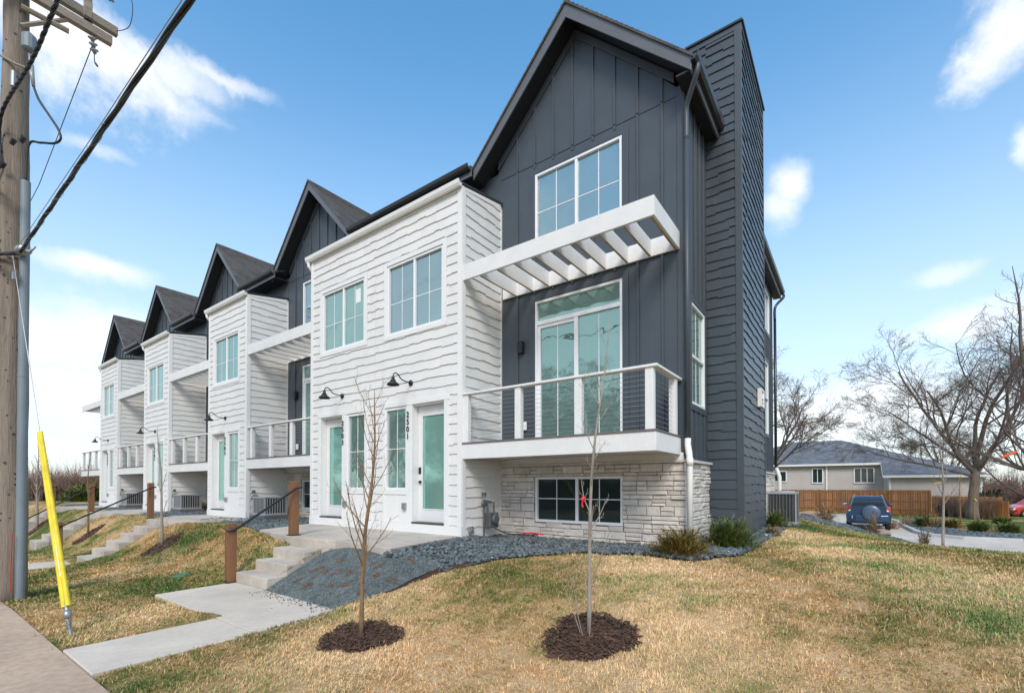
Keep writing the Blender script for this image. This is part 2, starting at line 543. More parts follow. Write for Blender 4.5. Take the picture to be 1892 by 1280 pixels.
def make_lawn_mats():
    m, nt, b = new_mat('dormant_grass_blade')
    r, g = lawn_colour(nt, .42)
    hs = nt.nodes.new('ShaderNodeHueSaturation')
    mr = nt.nodes.new('ShaderNodeMapRange'); nt.links.new(g.outputs['Random Per Island'], mr.inputs['Value'])
    mr.inputs['To Min'].default_value = .55; mr.inputs['To Max'].default_value = 1.45
    tn = noise(nt, 15, 3, .7, (1, 1, 0), 'World')
    tm = nt.nodes.new('ShaderNodeMapRange'); nt.links.new(tn.outputs['Fac'], tm.inputs['Value'])
    tm.inputs['From Min'].default_value = .3; tm.inputs['From Max'].default_value = .7
    tm.inputs['To Min'].default_value = .68; tm.inputs['To Max'].default_value = 1.32
    mm = nt.nodes.new('ShaderNodeMath'); mm.operation = 'MULTIPLY'
    nt.links.new(mr.outputs[0], mm.inputs[0]); nt.links.new(tm.outputs[0], mm.inputs[1])
    nt.links.new(mm.outputs[0], hs.inputs['Value']); nt.links.new(r.outputs[0], hs.inputs['Color'])
    nt.links.new(hs.outputs[0], b.inputs['Base Color'])
    b.inputs['Roughness'].default_value = .75
    b.inputs['Specular IOR Level'].default_value = .25
    M['blade'] = m
    m, nt, b = new_mat('thatch_ground')
    r, g = lawn_colour(nt, 0.0)
    hs = nt.nodes.new('ShaderNodeHueSaturation'); hs.inputs['Value'].default_value = .72
    n = noise(nt, 45, 4, .7, None, 'World')
    mr = nt.nodes.new('ShaderNodeMapRange'); nt.links.new(n.outputs['Fac'], mr.inputs['Value'])
    mr.inputs['From Min'].default_value = .3; mr.inputs['From Max'].default_value = .7
    mr.inputs['To Min'].default_value = .4; mr.inputs['To Max'].default_value = .95
    nt.links.new(mr.outputs[0], hs.inputs['Value'])
    nt.links.new(r.outputs[0], hs.inputs['Color']); nt.links.new(hs.outputs[0], b.inputs['Base Color'])
    b.inputs['Roughness'].default_value = .95
    b.inputs['Specular IOR Level'].default_value = .1
    bp = nt.nodes.new('ShaderNodeBump'); bp.inputs['Strength'].default_value = .7; bp.inputs['Distance'].default_value = .04
    nt.links.new(n.outputs['Fac'], bp.inputs['Height']); nt.links.new(bp.outputs[0], b.inputs['Normal'])
    M['thatch'] = m


make_lawn_mats()

# ------------------------------------------------------------------ ground


def zlow(X):
    X = np.asarray(X, float)
    return np.maximum(np.where(X < -9.5, -.742 + .038 * (X + 9.5), np.where(X < -5.0, -.742, -.742 + .012 * (X + 5.0))), -1.75)


def zg(X, Y):
    """height of the lawn"""
    X = np.asarray(X, float); Y = np.asarray(Y, float)
    zl = zlow(X)
    tl = np.interp(Y, [2.6, 3.2, 3.75, 4.1, 4.4, 4.72, 5.1], [0, .05, .19, .42, .65, .86, 1.0])
    tr = np.interp(Y, [1.17, 2.6, 3.5, 4.2, 5.0, 6.4, 8.0, 10.0], [0, .07, .14, .34, .66, .82, .93, 1.0])
    w = smooth((X + 8.0) / 2.0)
    t = tl * (1 - w) + tr * w
    z = zl + t * (-.045 - zl)
    bumps = .018 * np.sin(X * 2.1 + 1.3 * np.sin(Y * 1.3)) * np.sin(Y * 1.9 + .7) + .01 * np.sin(X * 5.3 + Y * 2.2)
    z = z + bumps * smooth((Y - 1.3) / .8)
    drop = np.clip(X + 1.2, 0, 4.2) * .278 * smooth((Y - 9.0) / 9.5)
    z = z - drop
    wb = smooth((Y - 18.0) / 3.6) * smooth((X + 3.2) / 1.0)
    z = z * (1 - wb) + wb * np.minimum(z, -1.25)
    wf = smooth((Y - 19.5) / 4.0)
    z = np.where(X <= -2.0, z * (1 - wf) + wf * -1.25, z)
    z = np.maximum(z, -1.75)
    return z


def zgf(x, y):
    return float(zg(np.array([x]), np.array([y]))[0])


GRAVEL = [(-7.6, 3.76), (-5.42, 3.70), (-5.1, 4.2), (-4.85, 5.0), (-5.62, 4.78), (-7.55, 4.78)]
BED_R = [(-5.72, 4.74), (-4.85, 5.0), (-4.62, 5.3), (-4.15, 6.3), (-3.45, 6.88), (-2.5, 6.92), (-1.85, 6.95), (-1.38, 7.6), (-1.28, 9.8), (-1.25, 13.2), (-1.22, 15.4), (-2.0, 15.4), (-2.2, 8.0), (-6.05, 8.0), (-6.05, 6.5)]
BED_L2 = [(-10.46, 5.02), (-12.7, 5.58), (-14.1, 5.6), (-15.0, 5.4), (-15.6, 6.3), (-14.66, 6.7), (-14.66, 7.9), (-11.18, 7.9), (-11.18, 6.6)]
LAND1 = [(-10.46, 5.02), (-8.72, 4.72), (-7.55, 4.72), (-7.4, 4.86), (-5.74, 4.70), (-6.05, 6.63), (-11.17, 6.63)]
LAND_L = [(-1.9, -1.9), (-.84, -1.9), (-.35, -1.75), (1.2, -.6), (.4, -.05), (-2.6, -.05), (-3.1, -.8)]   # relative to (bay right corner, 6.65)
BED_L = [(0.2, -.65), (1.25, -.6), (1.4, -1.25), (.2, -1.3), (-.2, -1.5), (.3, -.4)]


def inpoly(X, Y, poly):
    X = np.asarray(X); Y = np.asarray(Y)
    c = np.zeros(X.shape, bool)
    n = len(poly)
    for i in range(n):
        x0, y0 = poly[i]; x1, y1 = poly[(i + 1) % n]
        cond = ((y0 > Y) != (y1 > Y))
        xi = (x1 - x0) * (Y - y0) / ((y1 - y0) if abs(y1 - y0) > 1e-9 else 1e-9) + x0
        c ^= cond & (X < xi)
    return c


UNITS = [-14.66, -20.83, -27.0]       # right corner of the bay of the three single-bay houses
LANDS = [LAND1] + [[(r + a, 6.65 + b) for a, b in LAND_L] for r in UNITS]


def bed_l(r):
    return [(r - 2.65, 6.6), (r - 2.9, 5.85), (r - 3.9, 5.7), (r - 5.0, 5.6), (r - 6.1, 5.7), (r - 6.17, 6.55), (r - 6.17, 7.9), (r - 2.65, 7.9)]


BEDS_L = [BED_L2] + [bed_l(r) for r in UNITS]
STEPS = [(-8.65, -7.6, 3.76, 4.72)] + [(r - 1.9, r - .84, 3.0, 4.75) for r in UNITS]
TREES = [(-4.23, 3.09), (-2.06, 4.07), (-13.38, 4.15), (-19.74, 4.14), (-27.3, 4.12)]


def is_lawn(X, Y):
    e = .05 * np.sin(X * 7.0) + .04 * np.sin(X * 17.3 + 1) + .03 * np.sin(X * 41.0)
    ok = (Y > 1.19 + e)
    ok &= ~((X > -6.52) & (X < -5.45) & (Y < 2.62))
    ok &= ~((X > -8.69) & (X < -5.42) & (Y > 2.58) & (Y < 3.8))
    for r in UNITS:
        ok &= ~((X > r - 2.1) & (X < r - .6) & (Y > 1.9) & (Y < 3.1))
        ok &= ~((X > r - 1.85) & (X < r - .85) & (Y < 2.0))
    for s in STEPS:
        ok &= ~((X > s[0] + .02) & (X < s[1]) & (Y > s[2]) & (Y < s[3] + .1))
    for p in [GRAVEL, BED_R] + LANDS + BEDS_L:
        ok &= ~inpoly(X, Y, p)
    for i, (x, y) in enumerate(TREES):
        a = np.arctan2(Y - y, X - x)
        rr = (.40, .43, .42, .42, .42)[i] * (1 + .08 * np.sin(3 * a + i) + .05 * np.sin(7 * a + 2 * i))
        ok &= ((X - x) ** 2 + (Y - y) ** 2 > rr * rr)
    ok &= ~((X < -1.9) & (Y > 7.2) & (Y < 19) & (X > -33.2))
    ok &= ~((Y > 16.5 + .55 * np.clip(X + .3, 0, 9) + .3 * np.sin(X * 2.2)) & (X > -2.2))
    return ok


def build_ground():
    xs = np.concatenate([np.arange(-260, -60, 20), np.arange(-60, -34, 1.5), np.arange(-34, 7, .2), np.arange(7, 30, 1.0), np.arange(30, 261, 20)])
    ys = np.concatenate([np.arange(-260, -30, 20), np.arange(-30, -2, 2), np.arange(-2, 23, .2), np.arange(23, 60, 2), np.arange(60, 280, 20)])
    X, Y = np.meshgrid(xs, ys)
    Z = zg(X, Y)
    Z = np.where(Y < 1.3, np.minimum(Z, zlow(X) - .02), Z)
    Z = np.where(Y < -2.2, zlow(X) - .2, Z)
    Z = np.where((Y > 21.5) & (X > -2), -1.27, Z)
    # sink the soil under slabs, steps and beds
    def sink(m, d):
        nonlocal Z
        Z = np.where(m, Z - d, Z)
    pad = (X > -8.65) & (X < -5.35) & (Y > 2.65) & (Y < 3.9)
    Z = np.where(pad, np.minimum(Z, -.735), Z)
    strip = (X > -6.45) & (X < -5.35) & (Y < 2.8)
    Z = np.where(strip, np.minimum(Z, -.745), Z)
    sink((X > -8.65) & (X < -7.7) & (Y > 3.7) & (Y < 4.8), .14)
    sink((X >= -7.7) & (X < -5.3) & (Y > 3.8) & (Y < 6.6), .3)
    sink((X > -8.5) & (X < -7.7) & (Y > 4.8) & (Y < 6.6), .3)
    for r in UNITS:
        sink((X > r - 1.8) & (X < r - .95) & (Y > 2.4) & (Y < 4.9), .3)
        Z = np.where((X > r - 1.95) & (X < r - .7) & (Y < 2.9), np.minimum(Z, zlow(X) - .02), Z)
    for p in LANDS:
        sink(inpoly(X, Y, p), .08)
    ny, nx = X.shape
    v = np.stack([X, Y, Z], -1).reshape(-1, 3)
    i = np.arange(ny * nx).reshape(ny, nx)
    f = np.stack([i[:-1, :-1], i[:-1, 1:], i[1:, 1:], i[1:, :-1]], -1).reshape(-1, 4)
    me = bpy.data.meshes.new('ground')
    me.from_pydata(v.tolist(), [], f.tolist())
    me.polygons.foreach_set('use_smooth', [True] * len(me.polygons))
    me.materials.append(M['thatch'])
    o = bpy.data.objects.new('ground', me); col.objects.link(o)
    o['kind'] = 'structure'


build_ground()


def structure(mb, name, mat, bevel=0.0):
    o = mb.build(name, mat, None, bevel=bevel, fix=True)
    o['kind'] = 'structure'
    return o


def slab(mb, poly, z0, z1):
    mb.prism([(x, y, z0) for x, y in poly], (0, 0, z1 - z0))


def build_paving():
    mb = MB()
    x = -60.0
    edges = [x0 for x0 in np.arange(-60.9, 12, 1.52)]
    for a in edges:
        b = a + 1.508
        za, zb = float(zlow(a)) + .022, float(zlow(b)) + .022
        mb.add([(a, -.55, za), (b, -.55, zb), (b, 1.17, zb), (a, 1.17, za), (a, -.55, za - .12), (b, -.55, zb - .12), (b, 1.17, zb - .12), (a, 1.17, za - .12)],
               [(0, 1, 2, 3), (7, 6, 5, 4), (0, 4, 5, 1), (1, 5, 6, 2), (2, 6, 7, 3), (3, 7, 4, 0)])
    structure(mb, 'sidewalk', M['sidewalk'], .006)
    mb = MB()
    # lower walk and the pad in front of the steps
    for (x0, x1, y0, y1) in ((-6.5, -5.47, 1.18, 2.585), (-6.48, -5.45, 2.60, 3.75), (-8.67, -6.492, 2.60, 3.75)):
        mb.box(x0, x1, y0, y1, -.86, -.708)
    for r in UNITS:
        z = float(zlow(r - 1.3)) + .02
        mb.box(r - 1.9, r - .75, 2.0, 2.995, z - .15, z)
        mb.box(r - 1.8, r - .85, 1.19, 1.985, z - .15, z)
    structure(mb, 'front_walkway', M['concrete'], .008)
    mb = MB()
    for p in LANDS:
        slab(mb, p, -.34, 0.0)
    structure(mb, 'entry_landing_path', M['concrete_step'], .012)
    mb = MB()
    xs = np.arange(-120, 60, 4.0)
    for a in xs:
        b = a + 4
        za, zb = float(zlow(a)), float(zlow(b))
        mb.quad((a, -10.5, za - .13), (b, -10.5, zb - .13), (b, -2.4, zb - .13), (a, -2.4, za - .13))
    structure(mb, 'street_road', M['asphalt'])
    mb = MB()
    for a in xs:
        b = a + 3.99
        za, zb = float(zlow(a)), float(zlow(b))
        for y in (-2.4, -10.7):
            mb.add([(a, y, za - .3), (b, y, zb - .3), (b, y + .16, zb - .3), (a, y + .16, za - .3), (a, y, za), (b, y, zb), (b, y + .16, zb), (a, y + .16, za)],
                   [(0, 3, 2, 1), (4, 5, 6, 7), (0, 1, 5, 4), (1, 2, 6, 5), (2, 3, 7, 6), (3, 0, 4, 7)])
    structure(mb, 'street_kerb', M['kerb'])


build_paving()


def build_steps():
    for k, s in enumerate(STEPS):
        n = 4 if k == 0 else 6
        zb = -.708 if k == 0 else -.177 * n
        labels = ['nearest pale concrete steps, rising beside the gravel slope to the doors numbered 2501 and 2503',
                  'pale concrete steps climbing the lawn in the middle, behind the tilted yellow guard',
                  'pale concrete steps mostly hidden by the lawn, third flight from the front walkway',
                  'farthest flight of pale concrete steps at the left end of the row']
        t = thing('front_steps', labels[k], 'steps', (s[0], s[2], zb), 'concrete front steps')
        x0, x1 = s[0], s[1]
        td = (s[3] - s[2]) / (n - 1) if k == 0 else .30
        for i in range(n - 1):
            # tread i counts from the bottom
            y0 = 4.72 - (n - 1 - i) * .32 if k == 0 else 4.75 - (n - 1 - i) * .30
            y1 = y0 + (.32 if k == 0 else .30) + .02
            if i == n - 2:
                y1 = 4.715 if k == 0 else 4.745
            z1 = zb + .177 * (i + 1)
            jit = .012 * math.sin(i * 2.3 + k)
            mb = MB().box(x0 + jit, x1 + jit, y0, y1, zb - .15, z1)
            mb.build('step', M['concrete_step'], t, bevel=.014, fix=True)


build_steps()

# rocks, gravel, mulch --------------------------------------------------------------------------
ICO_V = None


def ico():
    bm = bmesh.new()
    bmesh.ops.create_icosphere(bm, subdivisions=1, radius=1)
    v = np.array([x.co[:] for x in bm.verts]); f = np.array([[y.index for y in x.verts] for x in bm.faces])
    bm.free()
    return v, f


ICO_V, ICO_F = ico()


def scatter_mesh(name, P, S, mat, seed, rough=.35, flat=.6, shade=False):
    """many small lumps as one mesh: P positions (n,3), S sizes (n,)"""
    r = np.random.default_rng(seed)
    n = len(P)
    nv, nf = len(ICO_V), len(ICO_F)
    V = np.repeat(ICO_V[None], n, 0) * (1 + r.uniform(-rough, rough, (n, nv, 1)))
    sc = r.uniform(.65, 1.35, (n, 1, 3)); sc[:, :, 2] *= flat
    V = V * sc
    a = r.uniform(0, 2 * PI, n); ca, sa = np.cos(a)[:, None], np.sin(a)[:, None]
    tlt = r.uniform(-.6, .6, n); ct, st = np.cos(tlt)[:, None], np.sin(tlt)[:, None]
    y = V[:, :, 1] * ct - V[:, :, 2] * st; z = V[:, :, 1] * st + V[:, :, 2] * ct
    x = V[:, :, 0]
    X = x * ca - y * sa; Y = x * sa + y * ca
    V = np.stack([X, Y, z], -1) * S[:, None, None] + P[:, None, :]
    F = (ICO_F[None] + (np.arange(n) * nv)[:, None, None]).reshape(-1, 3)
    return raw_mesh(name, V.reshape(-1, 3), F, mat)


def raw_mesh(name, V, F, mat):
    me = bpy.data.meshes.new(name)
    k = F.shape[1]
    me.vertices.add(len(V)); me.vertices.foreach_set('co', np.ascontiguousarray(V, dtype=np.float32).ravel())
    me.loops.add(F.size); me.loops.foreach_set('vertex_index', np.ascontiguousarray(F, dtype=np.int32).ravel())
    me.polygons.add(len(F)); me.polygons.foreach_set('loop_start', np.arange(0, F.size, k, dtype=np.int32))
    me.update(calc_edges=True)
    me.materials.append(mat)
    o = bpy.data.objects.new(name, me); col.objects.link(o)
    return o


def sample_poly(poly, n, r):
    xs = [p[0] for p in poly]; ys = [p[1] for p in poly]
    X = r.uniform(min(xs), max(xs), n); Y = r.uniform(min(ys), max(ys), n)
    m = inpoly(X, Y, poly)
    return X[m], Y[m]


def gravel_z(X, Y):
    z = -.715 + np.clip(Y - 3.74, 0, 2) * (.60 - .10 * np.clip((-6.9 - X) / .6, 0, 1))
    # towards the edging it eases down to the lawn
    e = np.clip((X + 5.45) / .55, 0, 1)
    return z * (1 - e) + e * np.minimum(z, np.interp(Y, [3.7, 4.2, 5.0], [-.71, -.48, -.2]))


def bed_z(X, Y):
    """rock bed on the right: level with the landing at the house, down to the lawn edge"""
    zl = zg(X, Y) + .03
    zl = np.where((X < -4.7) & (Y < 7), np.maximum(zl, -.04 - .17 * np.clip((X + 5.75) / .85, 0, 1)), zl)
    return np.where(Y < 8.2, np.minimum(np.maximum(zl, -.3), -.03), np.minimum(zl, -.01))


def build_beds():
    r = np.random.default_rng(5)
    # base sheets
    def sheet(name, poly, fz, mat, label, step=.1, cat=None):
        xs = [p[0] for p in poly]; ys = [p[1] for p in poly]
        gx = np.arange(min(xs) - step, max(xs) + step, step); gy = np.arange(min(ys) - step, max(ys) + step, step)
        X, Y = np.meshgrid(gx, gy); Z = fz(X, Y)
        keep = inpoly(X, Y, poly)
        i = np.arange(X.size).reshape(X.shape)
        f = np.stack([i[:-1, :-1], i[:-1, 1:], i[1:, 1:], i[1:, :-1]], -1).reshape(-1, 4)
        kk = (keep[:-1, :-1] & keep[:-1, 1:] & keep[1:, 1:] & keep[1:, :-1]).reshape(-1)
        return np.stack([X, Y, Z], -1).reshape(-1, 3), f[kk]
    V, F = sheet('', GRAVEL, gravel_z, None, '', .03)
    o = raw_mesh('gravel_slope', V, F, M['gravel'])
    o['kind'] = 'structure'
    X, Y = sample_poly(GRAVEL, 52000, r)
    P = np.stack([X, Y, gravel_z(X, Y) + .004], -1)
    o = scatter_mesh('fine_gravel', P, r.uniform(.007, .016, len(P)), M['gravel'], 7)
    tag(o, 'fine blue grey gravel covering the slope beside the concrete steps', 'gravel', kind='stuff')
    # brown washed-out soil patches with a rim
    spots = [(-7.15, 4.02), (-6.75, 3.98), (-6.3, 4.05), (-6.75, 4.25), (-6.95, 4.3), (-6.45, 4.3), (-6.2, 4.32), (-5.75, 4.5), (-5.6, 4.35), (-6.0, 4.1), (-5.5, 4.05), (-6.7, 4.5), (-5.35, 4.75), (-5.25, 4.35), (-7.05, 4.25), (-5.45, 3.86)]
    Ps = []
    for (x, y) in spots:
        n = 60
        a = r.uniform(0, 2 * PI, n); d = np.sqrt(r.uniform(0, 1, n))
        px = x + .09 * d * np.cos(a) * r.uniform(.7, 1.2); py = y + .05 * d * np.sin(a)
        Ps.append(np.stack([px, py, gravel_z(px, py) + .008], -1))
    P = np.concatenate(Ps)
    o = scatter_mesh('loose_soil', P, r.uniform(.008, .02, len(P)), M['soil'], 8)
    tag(o, 'brown soil washed through the grey gravel slope', 'soil', kind='stuff')
    # spilled gravel on the pad
    n = 230
    X = r.uniform(-7.6, -5.6, n); Y = 3.75 - np.abs(r.normal(0, .14, n))
    P = np.stack([X, Y, np.full(n, -.703)], -1)
    o = scatter_mesh('spilled_gravel', P, r.uniform(.005, .012, n), M['rock'], 9)
    tag(o, 'loose gravel stones spilled on the concrete pad below the gravel slope', 'gravel', kind='stuff')
    # rock bed right of the landing and along the house
    polys = [(BED_R, bed_z, 16000)] + [(p, lambda X, Y: np.full(np.shape(X), -.03), 2600) for p in BEDS_L]
    Vs, Fs, off = [], [], 0
    Ps, Ss = [], []
    for poly, fz, n in polys:
        V, F = sheet('', poly, lambda X, Y: fz(X, Y) - .01, None, '', .06)
        Vs.append(V); Fs.append(F + off); off += len(V)
        xs = [p[0] for p in poly]; ys = [p[1] for p in poly]
        X, Y = sample_poly(poly, int(n * 1.6), r)
        Ps.append(np.stack([X, Y, fz(X, Y) + .012], -1)); Ss.append(r.uniform(.016, .042, len(X)))
    u = r.uniform(0, 1, 520); j = r.normal(0, .045, 520)
    ex, ey = -5.74 + .92 * u + j * .3, 4.72 + .29 * u + j
    Ps.append(np.stack([ex, ey, np.minimum(bed_z(ex, ey), -.06) - r.uniform(-.01, .07, 520)], -1)); Ss.append(r.uniform(.02, .045, 520))
    o = raw_mesh('rock_bed', np.concatenate(Vs), np.concatenate(Fs), M['gravel'])
    o['kind'] = 'structure'
    o = scatter_mesh('crushed_rock', np.concatenate(Ps), np.concatenate(Ss), M['rock'], 10, .3, .7)
    tag(o, 'blue grey crushed rock mulch lying along the foot of the houses', 'rock mulch', kind='stuff')
    # pale chips among the rocks
    X, Y = sample_poly(BED_R, 60, r)
    o = scatter_mesh('pale_stone_chips', np.stack([X, Y, bed_z(X, Y) + .04], -1), r.uniform(.014, .026, len(X)), M['kerb'], 12)
    tag(o, 'few pale stone chips scattered on the dark rock mulch', 'stone chips', kind='stuff')
    # steel edging
    mb = MB()
    line = [(-5.40, 3.56), (-5.1, 4.2), (-4.86, 5.0), (-4.62, 5.3)]
    zs = [-.68, -.455, -.215, -.185]
    for i in range(3):
        (x0, y0), (x1, y1) = line[i], line[i + 1]
        d = Vector((y1 - y0, x0 - x1, 0)).normalized() * .006
        a = [(x0 - d.x, y0 - d.y, zs[i] - .3), (x1 - d.x, y1 - d.y, zs[i + 1] - .3), (x1 - d.x, y1 - d.y, zs[i + 1]), (x0 - d.x, y0 - d.y, zs[i])]
        mb.prism(a, (2 * d.x, 2 * d.y, 0))
    o = mb.build('garden_edging', M['rust'], fix=True)
    tag(o, 'rusty brown steel edging strip between the gravel slope and the straw lawn', 'edging')
    for i, (x, y) in enumerate(TREES):
        n = 900 if i < 2 else 300
        a = r.uniform(0, 2 * PI, n); d = np.sqrt(r.uniform(0, 1, n)) * (.43, .46, .42, .42, .42)[i] * (1 + .08 * np.sin(3 * a + i) + .05 * np.sin(7 * a + 2 * i))
        X = x + d * np.cos(a); Y = y + d * np.sin(a)
        Z = zg(X, Y) + .02 + .035 * (1 - (d / .55) ** 2) * r.uniform(.4, 1.1, n)
        rr = np.random.default_rng(40 + i)
        V = ICO_V[None] * rr.uniform(.6, 1.2, (n, len(ICO_V), 1)) * np.stack([rr.uniform(.018, .062, n), rr.uniform(.005, .014, n), rr.uniform(.004, .009, n)], -1)[:, None, :]
        an = rr.uniform(0, 2 * PI, n); tl = rr.uniform(-.45, .7, n)
        xz = V[:, :, 0] * np.cos(tl)[:, None]; zz = V[:, :, 2] + V[:, :, 0] * np.sin(tl)[:, None]
        XX = xz * np.cos(an)[:, None] - V[:, :, 1] * np.sin(an)[:, None]; YY = xz * np.sin(an)[:, None] + V[:, :, 1] * np.cos(an)[:, None]
        V = np.stack([XX, YY, zz], -1) + np.stack([X, Y, Z], -1)[:, None, :]
        F = (ICO_F[None] + (np.arange(n) * len(ICO_V))[:, None, None]).reshape(-1, 3)
        # dark soil disc below the chips
        o = raw_mesh('mulch_ring', V.reshape(-1, 3), F, M['mulch'])
        tag(o, ['dark bark mulch ring round the tan sapling before the gravel slope', 'dark bark mulch ring round the pale sapling on the straw lawn',
                'dark mulch patch at the crooked white sapling', 'dark mulch patch at the thin brown sapling on the left slope', 'dark mulch patch at the farthest sapling'][i], 'mulch', 'mulch rings under the saplings', 'stuff')
        mb = MB()
        ns = 28
        pts = []
        for k in range(ns):
            an = 2 * PI * k / ns
            d = (.40, .43, .39, .39, .39)[i] * (1 + .08 * math.sin(3 * an + i) + .05 * math.sin(7 * an + 2 * i))
            px, py = x + d * math.cos(an), y + d * math.sin(an)
            pts.append((px, py, zgf(px, py) + .006))
        mb.add([(x, y, zgf(x, y) + .05)] + pts, [(0, k + 1, (k + 1) % ns + 1) for k in range(ns)])
        s = mb.build('mulch_soil', M['mulch'], None)
        s['kind'] = 'structure'


build_beds()


def build_grass():
    r = np.random.default_rng(3)
    Xs, Ys = [], []
    # (x0,x1,y0,y1,density)
    for x0, x1, y0, y1, den in ((-6.0, 2.5, 1.0, 6.0, 9000), (-5.0, 4.0, 6.0, 10.5, 4600), (-2.0, 5.5, 10.5, 20.0, 1000), (-15, -5.4, 1.0, 6.2, 4200), (-34, -15, 1.0, 6.4, 700), (2.5, 6.0, 4.0, 10.5, 2500)):
        n = int((x1 - x0) * (y1 - y0) * den)
        X = r.uniform(x0, x1, n); Y = r.uniform(y0, y1, n)
        fwd = -.5894 * X + .8078 * Y; rt = .8078 * X + .5894 * Y
        m = (fwd > 1.5) & (np.abs(rt) < fwd * 1.14) & is_lawn(X, Y)
        # clumps: uneven cover
        cl = np.sin(X * 6.1 + 2 * np.sin(Y * 3.7)) * np.sin(Y * 7.3 + 1.5 * np.sin(X * 4.1))
        cl2 = np.sin(X * 33 + 3 * np.sin(Y * 11)) * np.sin(Y * 29 + 3 * np.sin(X * 13))
        m &= r.uniform(0, 1, n) < .72 + .25 * cl + .38 * cl2
        Xs.append(X[m]); Ys.append(Y[m])
    X = np.concatenate(Xs); Y = np.concatenate(Ys)
    n = len(X)
    D = np.sqrt(X * X + Y * Y)
    Z = zg(X, Y)
    cl = np.sin(X * 5.1 + 2 * np.sin(Y * 2.7)) * np.sin(Y * 6.3 + 1.5 * np.sin(X * 3.1))
    cl2 = np.sin(X * 33 + 3 * np.sin(Y * 11)) * np.sin(Y * 29 + 3 * np.sin(X * 13))
    Ln = r.uniform(.022, .055, n) * (1 + .3 * cl + .4 * cl2) * np.where(X < -5, 1.05, 1.0)
    wd = r.uniform(.0018, .0040, n) * np.clip(D / 5.0, .9, 2.6)
    az = 1.2 * np.sin(X * 1.7 + Y * .9) + r.normal(0, 1.3, n)
    lean = r.uniform(.5, 1.45, n)
    dx, dy = np.cos(az), np.sin(az)
    base = np.stack([X, Y, Z - .004], -1)
    side = np.stack([-dy, dx, np.zeros(n)], -1) * wd[:, None]
    dirm = np.stack([dx * np.sin(lean * .6), dy * np.sin(lean * .6), np.cos(lean * .6)], -1)
    dirt = np.stack([dx * np.sin(lean), dy * np.sin(lean), np.cos(lean)], -1)
    mid = base + dirm * (Ln * .5)[:, None]
    tip = mid + dirt * (Ln * .5)[:, None]
    V = np.stack([base - side, base + side, mid + side * .8, mid - side * .8, tip], 1).reshape(-1, 3)
    i = np.arange(n) * 5
    T = np.concatenate([np.stack([i, i + 1, i + 2], -1), np.stack([i, i + 2, i + 3], -1), np.stack([i + 3, i + 2, i + 4], -1)])
    o = raw_mesh('lawn_grass', V, T, M['blade'])
    tag(o, 'short half dormant grass, straw coloured with green patches', 'grass', kind='stuff')
    return n


print('grass blades', build_grass())

# ------------------------------------------------------------------ townhouses
YB, YW, YBACK = 6.65, 7.90, 18.3      # bay front, dark front wall, rear wall


def panel(mb, Wl, u0, u1, z0, z1, holes=(), off=0.0):
    rects = [(u0, u1, z0, z1)]
    for h in holes:
        rects = subtract(rects, h)
    for a, b, c, d in rects:
        mb.quad(Wl.p(a, c, off), Wl.p(b, c, off), Wl.p(b, d, off), Wl.p(a, d, off))


def shakes(mb, Wl, u0, u1, z0, z1, holes, rg, row=.195, top=None, wmin=.11, wmax=.40, jag=1.0):
    """staggered-edge shake siding; top(u) gives a sloping upper edge"""
    nrow = int(math.ceil((z1 - z0) / row))
    for k in range(nrow):
        zb = z0 + k * row
        zt = zb + row
        u = u0
        while u < u1 - 1e-6:
            w = rg.uniform(wmin, wmax)
            ue = min(u1, u + w)
            if u1 - ue < .06: ue = u1
            j = rg.choice((0, 0, .006, .013, .019, .025)) * jag
            t = zt + .012
            lim = z1 if top is None else min(top(u), top(ue))
            for a, b, c, d in _clip((u, ue, zb + j, min(t, lim)), holes):
                if b - a < .012 or d - c < .02: continue
                h = max(.02, t - (zb + j))
                f0 = .022 - .019 * (c - zb - j) / h
                f1 = .022 - .019 * (d - zb - j) / h
                # slightly sagging lower edge
                p = [Wl.p(a, c, f0), Wl.p(b, c + rg.uniform(-.003, .003), f0), Wl.p(b, d, f1), Wl.p(a, d, f1),
                     Wl.p(a, c, 0), Wl.p(b, c, 0), Wl.p(b, d, 0), Wl.p(a, d, 0)]
                mb.add(p, [(0, 1, 2, 3), (4, 5, 1, 0), (5, 6, 2, 1), (7, 4, 0, 3)])
            u = ue


def _clip(r, holes):
    rects = [r]
    for h in holes:
        rects = subtract(rects, h)
    return rects


